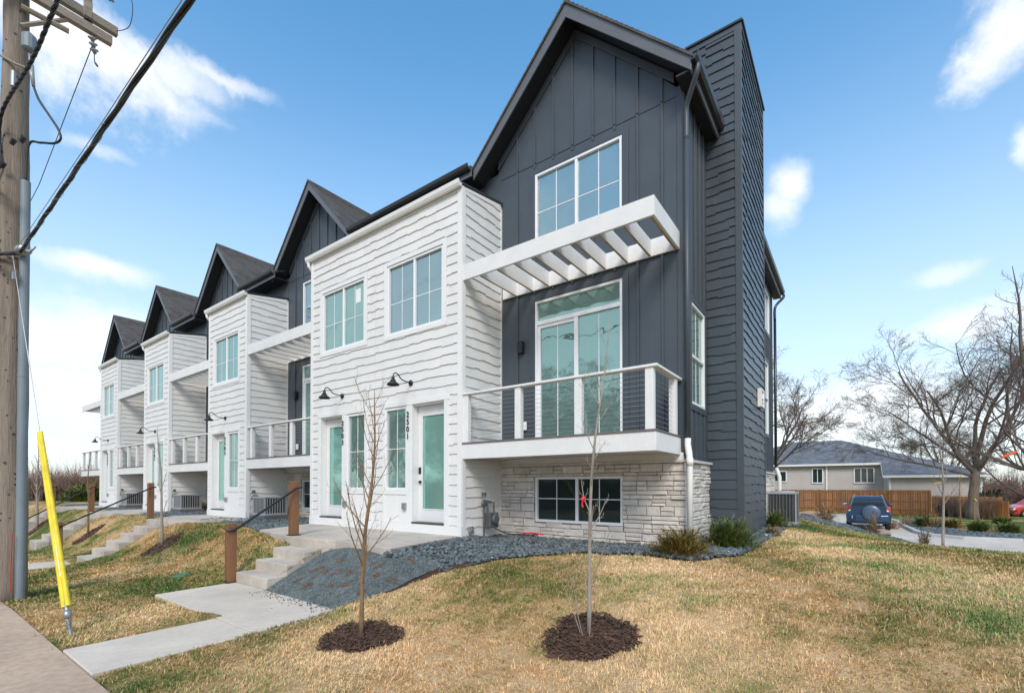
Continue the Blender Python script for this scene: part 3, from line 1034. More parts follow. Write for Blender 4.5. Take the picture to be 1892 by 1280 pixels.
def stones(mb, Wl, u0, u1, z0, z1, holes, rg):
    z = z0
    while z < z1 - .01:
        h = rg.choice((.055, .075, .095, .115, .14, .165))
        if z + h > z1 - .04: h = z1 - z
        u = u0 - rg.uniform(0, .2)
        while u < u1:
            w = rg.uniform(.13, .55) * (1.0 if h < .1 else .85)
            a, b = max(u, u0), min(u + w, u1)
            split = h > .11 and rg.random() < .45
            subs = [(z, z + h)] if not split else [(z, z + h * .48), (z + h * .48, z + h)]
            for (c, d) in subs:
                for (aa, bb, cc, dd) in _clip((a + .004, b - .004, c + .0035, d - .0035), holes):
                    if bb - aa < .02 or dd - cc < .015: continue
                    o = rg.uniform(.022, .06)
                    e = min(.012, (dd - cc) * .25, (bb - aa) * .25)
                    js = [rg.uniform(-.006, .006) for _ in range(8)]
                    front = [Wl.p(aa + e, cc + e + js[0] * .6, o + js[4]), Wl.p(bb - e, cc + e + js[1] * .6, o + js[5]), Wl.p(bb - e, dd - e + js[2] * .6, o + js[6]), Wl.p(aa + e, dd - e + js[3] * .6, o + js[7])]
                    back = [Wl.p(aa, cc, o - .014), Wl.p(bb, cc, o - .014), Wl.p(bb, dd, o - .014), Wl.p(aa, dd, o - .014)]
                    wall = [Wl.p(aa, cc, 0), Wl.p(bb, cc, 0), Wl.p(bb, dd, 0), Wl.p(aa, dd, 0)]
                    mb.add(front + back + wall, [(0, 1, 2, 3)] + [(i + 4, (i + 1) % 4 + 4, (i + 1) % 4, i) for i in range(4)] + [(i + 8, (i + 1) % 4 + 8, (i + 1) % 4 + 4, i + 4) for i in range(4)])
            u += w
        z += h


def ring(mb, Wl, u0, u1, z0, z1, w, o0, o1, wb=None):
    """rectangular frame, butted members"""
    wb = w if wb is None else wb
    mb.wbox(Wl, u0, u0 + w, z0, z1, o0, o1)
    mb.wbox(Wl, u1 - w, u1, z0, z1, o0, o1)
    mb.wbox(Wl, u0 + w, u1 - w, z1 - w, z1, o0, o1 - .001)
    if wb > 0:
        mb.wbox(Wl, u0 + w, u1 - w, z0, z0 + wb, o0, o1 - .001)


def window(root, Wl, u0, u1, z0, z1, gmat, mull=1, rows=.42, cols=1, label=None, fw=.05, depth=.07, trim=None, trim_mat=None, grille=True, sash_rail=None):
    """frame is the part; pane, grille and trim are its sub-parts"""
    mb = MB()
    ring(mb, Wl, u0, u1, z0, z1, fw, -depth, .014)
    n = mull + 1
    wd = (u1 - u0 - 2 * fw) / n
    for i in range(1, n):
        c = u0 + fw + wd * i
        mb.wbox(Wl, c - .028, c + .028, z0 + fw, z1 - fw, -depth + .01, .006)
    if sash_rail:
        zc = z0 + (z1 - z0) * sash_rail
        mb.wbox(Wl, u0 + fw, u1 - fw, zc - .025, zc + .025, -depth + .01, .008)
    fr = mb.build('window', M['vinyl'], root, bevel=.004, fix=True)
    if label: fr['label'] = label
    for i in range(n):
        a = u0 + fw + wd * i + .02; b = u0 + fw + wd * (i + 1) - .02
        pm = MB()
        pm.wbox(Wl, a, b, z0 + fw - .01, z1 - fw + .01, -.045, -.035)
        pm.build('pane', gmat, fr, fix=True)
    if grille:
        g = MB()
        for i in range(n):
            a = u0 + fw + wd * i + .028; b = u0 + fw + wd * (i + 1) - .028
            if i == 0: a = u0 + fw
            if i == n - 1: b = u1 - fw
            for c in range(1, cols + 1):
                x = a + (b - a) * c / (cols + 1)
                g.wbox(Wl, x - .008, x + .008, z0 + fw, z1 - fw, -.034, -.029)
            if rows:
                zc = z0 + (z1 - z0) * rows
                g.wbox(Wl, a, b, zc - .008, zc + .008, -.034, -.0285)
        g.build('grille', M['vinyl'], fr, fix=True)
    if trim:
        t = MB()
        ring(t, Wl, u0 - trim, u1 + trim, z0 - trim, z1 + trim, trim - .002, -.002, .034)
        t.build('window_trim', trim_mat, fr, bevel=.003, fix=True)
    return fr


def text_mesh(body, size, extrude):
    cu = bpy.data.curves.new('digits', 'FONT')
    cu.body = body; cu.size = size; cu.extrude = extrude
    cu.align_x = 'CENTER'; cu.space_line = .92
    cu.offset = .0005
    ob = bpy.data.objects.new('digits', cu)
    col.objects.link(ob)
    bpy.context.view_layer.update()
    dg = bpy.context.evaluated_depsgraph_get()
    me = bpy.data.meshes.new_from_object(ob.evaluated_get(dg))
    bpy.data.objects.remove(ob)
    return me


def house_number(root, text, u, ztop, Wl):
    me = text_mesh("\n".join(text), .165, .006)
    me.materials.clear(); me.materials.append(M['black'])
    ob = bpy.data.objects.new('house_number', me)
    col.objects.link(ob)
    ob.parent = root
    p = Vector(Wl.p(u, ztop - .118, .048)) - Vector(root.location)
    ob.location = p
    ob.rotation_euler = (R_(90), 0, 0)
    return ob


def gooseneck_lamp(root, u, z):
    """mount on the wall, arm out towards the street, shade at its end"""
    y = YB
    pts = [(u, y - .02, z), (u, y - .22, z + .015), (u, y - .30, z + .05), (u, y - .36, z + .11), (u, y - .42, z + .135), (u, y - .475, z + .10), (u, y - .49, z + .04)]
    mb = MB().tube(smooth_path(pts, 3), .012, 8)
    mb.lathe([(0, 0), (.058, 0), (.062, .018), (.04, .03), (0, .032)], (u, y - .0185, z), (0, -1, 0), 18)
    arm = mb.build('wall_lamp', M['black'], root, smooth=True)
    sh = MB()
    c = (u, y - .49, z - .125)
    sh.lathe([(.022, .17), (.03, .165), (.034, .12), (.05, .105), (.062, .07), (.075, .06), (.118, .03), (.128, .0), (.124, .0), (.112, .028), (.07, .054), (.02, .1)], c, (0, 0, 1), 24)
    sh.build('lamp_shade', M['black'], arm, smooth=True)
    return arm


def smooth_path(pts, k):
    pts = [Vector(p) for p in pts]
    out = []
    n = len(pts)
    for i in range(n - 1):
        p0, p1, p2, p3 = pts[max(i - 1, 0)], pts[i], pts[i + 1], pts[min(i + 2, n - 1)]
        for j in range(k):
            t = j / k
            out.append(.5 * ((2 * p1) + (p2 - p0) * t + (2 * p0 - 5 * p1 + 4 * p2 - p3) * t * t + (3 * p1 - p0 - 3 * p2 + p3) * t ** 3))
    out.append(pts[-1])
    return out


def bay(root, xl, xr, dr, sl, wn, lamp_u, num_u, number, sides, seed, ends, handle_side):
    """white shake bay with the front door: dr door recess (x0,x1), sl sidelight, wn upper window"""
    rg = random.Random(seed)
    F = W('y', YB, -1)
    ztop = 6.70
    door_z0, door_z1 = .19, 2.61
    holes = [(dr[0], dr[1], door_z0, door_z1), (sl[0], sl[1], .87, 2.62), (wn[0], wn[1], wn[2], wn[3])]
    mb = MB()
    panel(mb, F, xl, xr, 0, ztop, holes)
    slope = lambda y: ztop + (y - YB) * .17
    for x, s in sides:
        mb.poly([(x, YB, -.1), (x, YW, -.1), (x, YW, slope(YW)), (x, YB, ztop)])
    mb.build('bay_wall', M['white'], root)
    tx0, tx1 = min(dr[0], sl[0]) - .115, max(dr[1], sl[1]) + .115
    if sl[0] < dr[0]: tx0 = sl[0] - .06; tx1 = dr[1] + .125
    else: tx0 = dr[0] - .115; tx1 = sl[1] + .09
    sh = MB()
    h2 = [(tx0 + .01, tx1 - .01, 0, 2.73), (wn[0] - .1, wn[1] + .1, wn[2] - .09, wn[3] + .09), (wn[0], wn[1], wn[2], wn[3])]
    a = xl + (.09 if 'l' in ends else 0); b = xr - (.09 if 'r' in ends else 0)
    shakes(sh, F, a, b, .18, ztop - .06, h2, rg)
    for x, s in sides:
        S = W('x', x, s)
        shakes(sh, S, YB + .09, YW - .03, -.06, slope(YW), [], rg, top=lambda y: slope(y) - .05)
    sh.build('shake_siding', M['white_shake'], root)
    t = MB()
    # corner boards
    if 'r' in ends:
        t.wbox(F, xr - .09, xr + .02, .18, ztop, .001, .027)
    if 'l' in ends:
        t.wbox(F, xl - .02, xl + .09, .18, ztop, .001, .027)
    for x, s in sides:
        S = W('x', x, s)
        t.wbox(S, YB + .001, YB + .09, -.05, ztop, .001, .0255)
        t.wbox(S, YW - .05, YW - .004, -.05, slope(YW) - .09, .001, .022)
        # sloping top trim
        t.prism([S.p(YB + .09, ztop - .05, .001), S.p(YW - .05, slope(YW) - .10, .001), S.p(YW - .05, slope(YW) - .005, .001), S.p(YB + .09, ztop + .01, .001)], tuple(Vector(S.p(0, 0, .02)) - Vector(S.p(0, 0, 0))))
    # frieze under the gutter
    t.wbox(F, a, b, ztop - .075, ztop, .001, .024)
    # entry surround and base skirt
    t.wbox(F, tx0, dr[0] - .0 if dr[0] < sl[0] else sl[0], .18, 2.635, .001, .03)
    t.wbox(F, dr[1] if dr[0] > sl[0] else sl[1], tx1, .18, 2.635, .001, .03)
    t.wbox(F, tx0 - .015, tx1 + .015, 2.637, 2.74, .001, .035)
    m0, m1 = (dr[1], sl[0]) if dr[0] < sl[0] else (sl[1], dr[0])
    t.wbox(F, m0, m1, .18, 2.635, .001, .03)
    # panel under the sidelight
    t.wbox(F, sl[0] + .001, sl[1] - .001, .77, .868, .001, .03)
    t.wbox(F, sl[0] + .001, sl[1] - .001, .182, .77, .001, .012)
    t.wbox(F, (sl[0] + sl[1]) / 2 - .02, (sl[0] + sl[1]) / 2 + .02, .182, .77, .012, .022)
    t.wbox(F, xl - (.03 if 'l' in ends else 0), xr + (.03 if 'r' in ends else 0), -.06, .179, .001, .04)
    t.build('white_trim', M['white'], root, bevel=.003, fix=True)
    # door recess
    rc = MB()
    d = .15
    rc.quad(F.p(dr[0], door_z0, 0), F.p(dr[0], door_z1, 0), F.p(dr[0], door_z1, -d), F.p(dr[0], door_z0, -d))
    rc.quad(F.p(dr[1], door_z0, 0), F.p(dr[1], door_z1, 0), F.p(dr[1], door_z1, -d), F.p(dr[1], door_z0, -d))
    rc.quad(F.p(dr[0], door_z1, 0), F.p(dr[1], door_z1, 0), F.p(dr[1], door_z1, -d), F.p(dr[0], door_z1, -d))
    rc.build('door_jamb', M['white'], root)
    th = MB().wbox(F, dr[0] - .01, dr[1] + .01, door_z0 - .012, door_z0 + .022, -d, .045)
    th.build('door_threshold', M['threshold'], root, bevel=.004, fix=True)
    dm = MB()
    z0, z1 = door_z0 + .024, door_z1 - .004
    st = .135
    x0, x1 = dr[0] + .004, dr[1] - .004
    dm.wbox(F, x0, x0 + st, z0, z1, -d - .03, -d + .012)
    dm.wbox(F, x1 - st, x1, z0, z1, -d - .03, -d + .012)
    dm.wbox(F, x0 + st, x1 - st, z1 - .2, z1, -d - .03, -d + .012)
    dm.wbox(F, x0 + st, x1 - st, z0, z0 + .26, -d - .03, -d + .012)
    dm.wbox(F, dr[0] - .02, dr[1] + .02, z0 - .03, z1 + .02, -d - .05, -d - .031)
    door = dm.build('front_door', M['door'], root, bevel=.004, fix=True)
    g = MB().wbox(F, x0 + st - .005, x1 - st + .005, z0 + .255, z1 - .195, -d - .012, -d - .004)
    g.build('door_glass', M['glass_frost'], door, fix=True)
    gb = MB()
    ring(gb, F, x0 + st - .012, x1 - st + .012, z0 + .248, z1 - .188, .02, -d + .011, -d + .021)
    gb.build('glass_bead', M['door'], door, fix=True)
    hx = x0 + .06 if handle_side < 0 else x1 - .06
    hd = MB()
    MB().wbox(F, hx - .032, hx + .032, 1.20, 1.34, -d + .012, -d + .035).build('keypad_lock', M['black'], door, bevel=.008, fix=True)
    hd.wbox(F, hx - .028, hx + .028, 1.00, 1.065, -d + .012, -d + .028)
    dirn = 1 if handle_side < 0 else -1
    hd.tube([F.p(hx, 1.03, -d + .02), F.p(hx, 1.03, -d + .06), F.p(hx + .1 * dirn, 1.03, -d + .065)], .011, 8)
    hd.build('door_handle', M['black'], door, bevel=.003)
    # sidelight and the upper window
    window(root, F, sl[0], sl[1], .87, 2.62, M['glass_teal'], 0, .5, 1, 'narrow sidelight window beside the front door', fw=.045, depth=.06)
    wf = window(root, F, wn[0], wn[1], wn[2], wn[3], M['glass_blue'] if number == '2501' else M['glass_teal'], 1, .45, 1, 'upper sliding window in the white bay', trim=.095, trim_mat=M['white'])
    if number == '2503':
        MB().wbox(F, wn[1] - .40, wn[1] - .22, wn[3] - .50, wn[3] - .18, -.0345, -.031).build('paper_sticker', M['paper'], wf, fix=True)
    gooseneck_lamp(root, lamp_u, 3.09)
    house_number(root, number, num_u, 2.50, F)
    # outlet box below the number
    ob = MB().wbox(F, num_u - .16 if sl[0] < dr[0] else num_u + .03, num_u - .04 if sl[0] < dr[0] else num_u + .15, .46, .60, .012, .075)
    ob.build('outlet_box', M['galv'], root, bevel=.012, fix=True)
    # bay roof and white gutter
    r = MB()
    r.prism([(xl, YB - .03, ztop + .06), (xl, YW, slope(YW) + .06), (xl, YW, slope(YW) + .012), (xl, YB - .03, ztop + .012)], (xr - xl + (.03 if 'r' in ends else 0), 0, 0))
    r.build('bay_roof', M['gutter'], root, fix=True)
    gt = MB()
    gx0 = xl - (.14 if 'l' in ends else 0); gx1 = xr + (.03 if 'r' in ends else 0)
    prof = [(YB - .028, 6.735), (YB - .05, 6.655), (YB - .10, 6.66), (YB - .125, 6.705), (YB - .135, 6.775), (YB - .115, 6.775), (YB - .1, 6.73), (YB - .04, 6.72)]
    gt.prism([(gx0, y, z) for y, z in prof], (gx1 - gx0, 0, 0))
    if 'l' in ends:
        gt.tube([(xl - .07, YB - .07, 6.66), (xl - .07, YB - .06, 6.56), (xl - .07, YB + .05, 6.45), (xl - .05, YB + .12, 6.38)], .04, 10)
    gt.build('bay_gutter', M['white'], root, fix=True)


def balcony(root, xl, xr, posts, right_open, left_open=False):
    ym = YB + .02
    d = MB()
    d.box(xl + .003, xr, YB, YB + .04, 1.46, 1.745)
    if right_open:
        d.box(xr - .04, xr - .001, YB + .041, YW - .03, 1.462, 1.744)
    if left_open:
        d.box(xl + .001, xl + .04, YB + .041, YW - .03, 1.462, 1.744)
    d.box(xl + .045, xr - .045, YB + .042, YW - .02, 1.50, 1.72)
    deck = d.build('balcony_deck', M['white_wood'], root, bevel=.006, fix=True)
    pl = MB().box(xl + .003, xr + .012, YB - .018, YW - .022, 1.747, 1.772)
    pl.build('deck_board_edge', M['plank'], deck, fix=True)
    r = MB()
    r.box(xl + .005, xr + .03, YB - .015, YB + .125, 2.675, 2.715)
    if right_open:
        r.box(xr - .11, xr + .03, YB + .126, YW - .05, 2.6752, 2.7148)
    if left_open:
        r.box(xl - .03, xl + .11, YB + .126, YW - .05, 2.6752, 2.7148)
    r.build('balcony_rail', M['white_wood'], deck, bevel=.008, fix=True)
    for x in posts:
        p = MB().box(x - .062, x + .062, YB + .012, YB + .112, 1.773, 2.674)
        p.build('balcony_post', M['white_wood'], deck, bevel=.006, fix=True)
    if right_open:
        MB().box(xr - .105, xr + .0, YW - .33, YW - .21, 1.773, 2.674).build('balcony_post', M['white_wood'], deck, bevel=.006, fix=True)
    if left_open:
        MB().box(xl, xl + .105, YW - .33, YW - .21, 1.773, 2.674).build('balcony_post', M['white_wood'], deck, bevel=.006, fix=True)
    c = MB()
    for k in range(11):
        z = 1.84 + k * .0745
        c.tube([(xl + .02, YB + .06, z), (xr - .06, YB + .06, z)], .0032, 5)
        if right_open:
            c.tube([(xr - .05, YB + .06, z), (xr - .05, YW - .2, z)], .0032, 5)
        if left_open:
            c.tube([(xl + .05, YB + .06, z), (xl + .05, YW - .2, z)], .0032, 5)
    c.build('railing_cable', M['wire'], deck)


def pergola(root, xl, xr, rafters, right_open, left_open=False):
    z0, z1 = 4.87, 5.165
    b = MB()
    b.box(xl + .003, xr, YB, YB + .045, z0, z1)
    if right_open:
        b.box(xr - .045, xr - .001, YB + .046, YW - .02, z0 + .001, z1 - .001)
    if left_open:
        b.box(xl + .001, xl + .045, YB + .046, YW - .02, z0 + .001, z1 - .001)
    b.box(xl + .05, xr - .05, YW - .055, YW - .02, z0 + .001, z1 - .001)
    beam = b.build('pergola', M['white_wood'], root, bevel=.005, fix=True)
    for x in rafters:
        q = MB().box(x - .019, x + .019, YB + .047, YW - .057, z0 + .008, z1 - .01)
        q.build('rafter', M['white_wood'], beam, bevel=.004, fix=True)
        e = MB().box(x - .017, x + .017, YB + .05, YW - .06, z0 + .002, z0 + .0075)
        e.build('rafter_edge', M['tan_wood'], beam, fix=True)
    if right_open:
        MB().box(xr - .075, xr - .046, YB + .05, YW - .06, z0 - .002, z0 + .25).build('rafter', M['tan_wood'], beam, fix=True)


def gable_top(gx, hw, x):
    return 9.88 - abs(x - gx) * (9.88 - 7.68) / hw


def dark_front(root, xl, xr, gx, hw, seed, corner_r=False):
    Wf = W('y', YW, -1)
    h_up = (gx - .93, gx + .93, 5.90, 7.24)
    h_sd = (gx - .93, gx + .93, 1.78, 4.66)
    h_lo = (gx - .93, gx + .93, .24, 1.13)
    ztop = 7.62
    m = MB()
    panel(m, Wf, xl, xr, 1.40, ztop, [h_up, h_sd])
    # gable triangle up to the soffit
    g = .20
    m.poly([(gx - hw + .35, YW, ztop), (gx + hw - .35, YW, ztop), (gx + .03, YW, 9.88 - g), (gx - .03, YW, 9.88 - g)])
    m.build('front_wall', M['char'], root)
    b = MB()
    n = int((xr - xl) / .43) + 2
    k0 = int(math.floor((xl - gx) / .43))
    for k in range(k0, k0 + n + 3):
        x = gx + .36 + (k) * .43
        if x < xl + .03 or x > xr - .03: continue
        inside = abs(x - gx) < hw - .4
        zt = gable_top(gx, hw, x) - .27 if inside else 7.56
        for a, b_, c, d in _clip((x - .019, x + .019, 1.52, zt), [(gx - 1.06, gx + 1.06, 5.7, 7.37), (gx - 1.06, gx + 1.06, 1.5, 4.82), (xl, xr, 7.455, 7.475)]):
            if d - c > .04: b.wbox(Wf, a, b_, c, d, .001, .03)
    b.build('batten', M['char'], root, bevel=.002, fix=True)
    t = MB()
    # flashing line, corner boards, trims round openings
    for a, b_, c, d in _clip((xl + .02, xr - .02, 7.455, 7.475), []):
        t.wbox(Wf, a, b_, c, d, .001, .0105)
    for (a0, a1, c0, c1) in (h_up, (h_sd[0], h_sd[1], h_sd[2], h_sd[3])):
        t.wbox(Wf, a0 - .115, a0 - .002, c0 - .1, c1 + .12, .001, .026)
        t.wbox(Wf, a1 + .002, a1 + .115, c0 - .1, c1 + .12, .001, .026)
        t.wbox(Wf, a0 - .001, a1 + .001, c1 + .002, c1 + .12, .001, .0255)
        if c0 > 3: t.wbox(Wf, a0 - .001, a1 + .001, c0 - .1, c0 - .002, .001, .0255)
    t.wbox(Wf, xr - .10, xr + (.022 if corner_r else 0), 1.45, 7.55, .001, .0225)
    # rake frieze boards
    for s in (-1, 1):
        x0 = gx; x1 = gx + s * (hw - .38)
        zt0, zt1 = gable_top(gx, hw, x0) - .2, gable_top(gx, hw, x1) - .2
        t.prism([(x0, YW - .001, zt0), (x1, YW - .001, zt1), (x1, YW - .001, zt1 - .17), (x0, YW - .001, zt0 - .17)], (0, -.032 - .001 * s, 0))
    t.build('charcoal_trim', M['char_trim'], root, bevel=.003, fix=True)
    up = window(root, Wf, *h_up, M['glass_blue'], 1, .42, 1, 'large upper sliding window under the gable')
    # sliding door with a transom
    mb = MB()
    zt = 4.22
    ring(mb, Wf, h_sd[0], h_sd[1], h_sd[2], h_sd[3], .05, -.07, .016)
    mb.wbox(Wf, h_sd[0] + .05, h_sd[1] - .05, zt - .05, zt + .03, -.07, .013)
    mb.wbox(Wf, gx - .05, gx + .03, h_sd[2] + .05, zt - .05, -.06, .004)
    mb.wbox(Wf, h_sd[0] + .05, h_sd[0] + .11, h_sd[2] + .05, zt - .05, -.06, -.012)
    mb.wbox(Wf, h_sd[0] + .11, gx - .05, zt - .12, zt - .05, -.06, -.012)
    sd = mb.build('sliding_door', M['vinyl'], root, bevel=.004, fix=True)
    sd['label'] = 'white sliding balcony door with a transom pane above'
    for a, b_, c, d, o in ((h_sd[0] + .1, gx - .04, h_sd[2] + .04, zt - .1, -.045), (gx + .02, h_sd[1] - .045, h_sd[2] + .04, zt - .045, -.03), (h_sd[0] + .045, h_sd[1] - .045, zt + .025, h_sd[3] - .045, -.03)):
        MB().wbox(Wf, a, b_, c, d, o - .01, o).build('pane', M['glass_teal'], sd, fix=True)
    gr = MB()
    for a, b_, o in ((h_sd[0] + .11, gx - .05, -.0445), (gx + .03, h_sd[1] - .05, -.0295)):
        x = (a + b_) / 2
        gr.wbox(Wf, x - .008, x + .008, h_sd[2] + .05, zt - .1, o, o + .006)
    gr.build('grille', M['vinyl'], sd, fix=True)
    window(root, Wf, *h_lo, M['glass_dark'], 1, .52, 1, 'dark basement window in the stone base', depth=.05)
    # stone base
    rg = random.Random(seed)
    s = MB()
    stones(s, W('y', YW - .015, -1), xl + .005, xr + (.03 if corner_r else -.005), -.2, 1.335, [(h_lo[0] - .008, h_lo[1] + .008, h_lo[2] - .008, h_lo[3] + .008)], rg)
    st = s.build('stone_base', M['stone'], root)
    sb = MB()
    panel(sb, W('y', YW - .015, -1), xl, xr, -.3, 1.38, [h_lo])
    sb.build('stone_joint', M['mortar'], st)
    cp = MB().wbox(Wf, xl + .005, xr + (.08 if corner_r else -.005), 1.336, 1.385, -.01, .10)
    cp.build('stone_cap', M['stone'], root, bevel=.008, fix=True)
    lg = MB().wbox(Wf, xl + .005, xr - .01, 1.386, 1.498, .001, .06)
    lg.build('ledger_board', M['white_wood'], root, bevel=.004, fix=True)
    # black sconce and outlet cover by the sliding door
    sc = MB().wbox(Wf, gx - 1.31, gx - 1.19, 3.66, 3.90, .012, .11)
    sc.build('wall_sconce', M['black'], root, bevel=.006, fix=True)
    MB().wbox(Wf, gx - 1.23, gx - 1.12, 2.08, 2.26, .012, .06).build('balcony_outlet', M['vinyl'], root, bevel=.015, fix=True)


def roof(root, xl, xr, gx, hw, depth_to, right_eave=False):
    yf = 7.50
    th = .10
    sl = (9.88 - 7.68) / hw
    # shingle planes of the gable
    r = MB()
    for s in (-1, 1):
        pts = []
        ex = gx + s * hw
        nstep = 1
        a = (gx, yf - .03, 9.90 + .02); b = (ex + s * .03, yf - .03, 7.68 - .03 * sl + .02)
        c = (ex + s * .03, depth_to, 7.68 - .03 * sl + .02); d = (gx, depth_to, 9.92)
        dn = (0, 0, -.05)
        P = [a, b, c, d]
        r.prism(P, dn)
    # shingle course lips
    for s in (-1, 1):
        nc = 24
        for k in range(1, nc):
            f = k / nc
            x0 = gx + s * hw * f; z0 = 9.92 - (9.92 - 7.68) * f + .004
            r.prism([(x0, yf - .028, z0), (x0 - s * .035, yf - .028, z0 + .035 * sl), (x0 - s * .035, yf - .028, z0 + .035 * sl + .004), (x0, yf - .028, z0 + .022)], (0, depth_to - yf, 0))
    # main roof strips left and right of the gable
    def strip(x0, x1, y0):
        zf = 7.72 + (y0 - 7.42) * .333
        yr = 13.1
        zr = 7.72 + (yr - 7.42) * .333
        if x1 - x0 < .02: return
        r.prism([(x0, y0, zf), (x0, yr, zr), (x0, yr, zr - .05), (x0, y0, zf - .05)], (x1 - x0, 0, 0))
        r.prism([(x0, YBACK + .3, zf), (x0, yr + .001, zr), (x0, yr + .001, zr - .05), (x0, YBACK + .3, zf - .05)], (x1 - x0, 0, 0))
    strip(xl, gx - hw - .03, 7.42)
    if not right_eave:
        strip(gx + hw + .03, xr, 7.42)
        strip(gx - hw - .029, gx + hw + .029, 8.6)
    else:
        strip(gx - hw - .029, gx, 8.6)
    r.build('shingle_roof', M['shingle'], root, fix=True)
    # barge boards, soffits
    f = MB()
    so = MB()
    for s in (-1, 1):
        ex = gx + s * hw
        a = (gx, yf, 9.868); b = (ex, yf, 7.668)
        f.prism([a, b, (ex, yf, 7.668 - .23), (gx, yf, 9.868 - .23 * 1.1)], (0, .03, 0))
        so.prism([(gx, yf + .031, 9.70), (ex, yf + .031, 7.50), (ex, YW + .05, 7.50), (gx, YW + .05, 9.70)], (0, 0, .03))
    f.build('barge_board', M['fascia'], root, bevel=.004, fix=True)
    gt = MB()
    fl = MB()

    def eave(x0, x1):
        if x1 - x0 < .05: return
        so.box(x0, x1, 7.46, YW + .05, 7.50, 7.53)
        fl.box(x0, x1, 7.43, 7.459, 7.49, 7.69)
        prof = [(7.428, 7.705), (7.428, 7.60), (7.36, 7.60), (7.325, 7.64), (7.305, 7.705), (7.32, 7.705), (7.34, 7.65), (7.41, 7.615)]
        gt.prism([(x0, y, z) for y, z in prof], (x1 - x0, 0, 0))
    eave(xl, gx - hw - .002)
    if not right_eave:
        eave(gx + hw + .002, xr)
    else:
        X = gx + hw
        for y0, y1 in ((7.50, 9.33), (11.84, 18.65)):
            so.box(-2.255, X - .03, y0 + .035, y1, 7.47, 7.50)
            MB().box(X - .029, X, y0 + .032, y1, 7.45, 7.655).build('eave_fascia', M['fascia'], root, fix=True)
            prof = [(X + .002, 7.68), (X + .002, 7.575), (X + .06, 7.575), (X + .10, 7.615), (X + .12, 7.68), (X + .105, 7.68), (X + .085, 7.63), (X + .015, 7.59)]
            MB().prism([(x, y0 - .03, z) for x, z in prof], (0, y1 - y0 + .03, 0)).build('eave_gutter', M['gutter'], root, fix=True)
    so.build('soffit', M['soffit'], root, fix=True)
    fl.build('eave_fascia', M['fascia'], root, fix=True)
    gt.build('eave_gutter', M['gutter'], root, fix=True)


def shell(root, xl, xr, left_wall):
    m = MB()
    m.quad((xl, YBACK, -.3), (xr, YBACK, -.3), (xr, YBACK, 7.66), (xl, YBACK, 7.66))
    m.build('rear_wall', M['char'], root)
    if left_wall:
        s = MB()
        s.poly([(xl, YW, -.3), (xl, YBACK, -.3), (xl, YBACK, 7.66), (xl, 13.1, 9.5), (xl, YW, 7.66)])
        s.build('end_wall', M['char'], root)


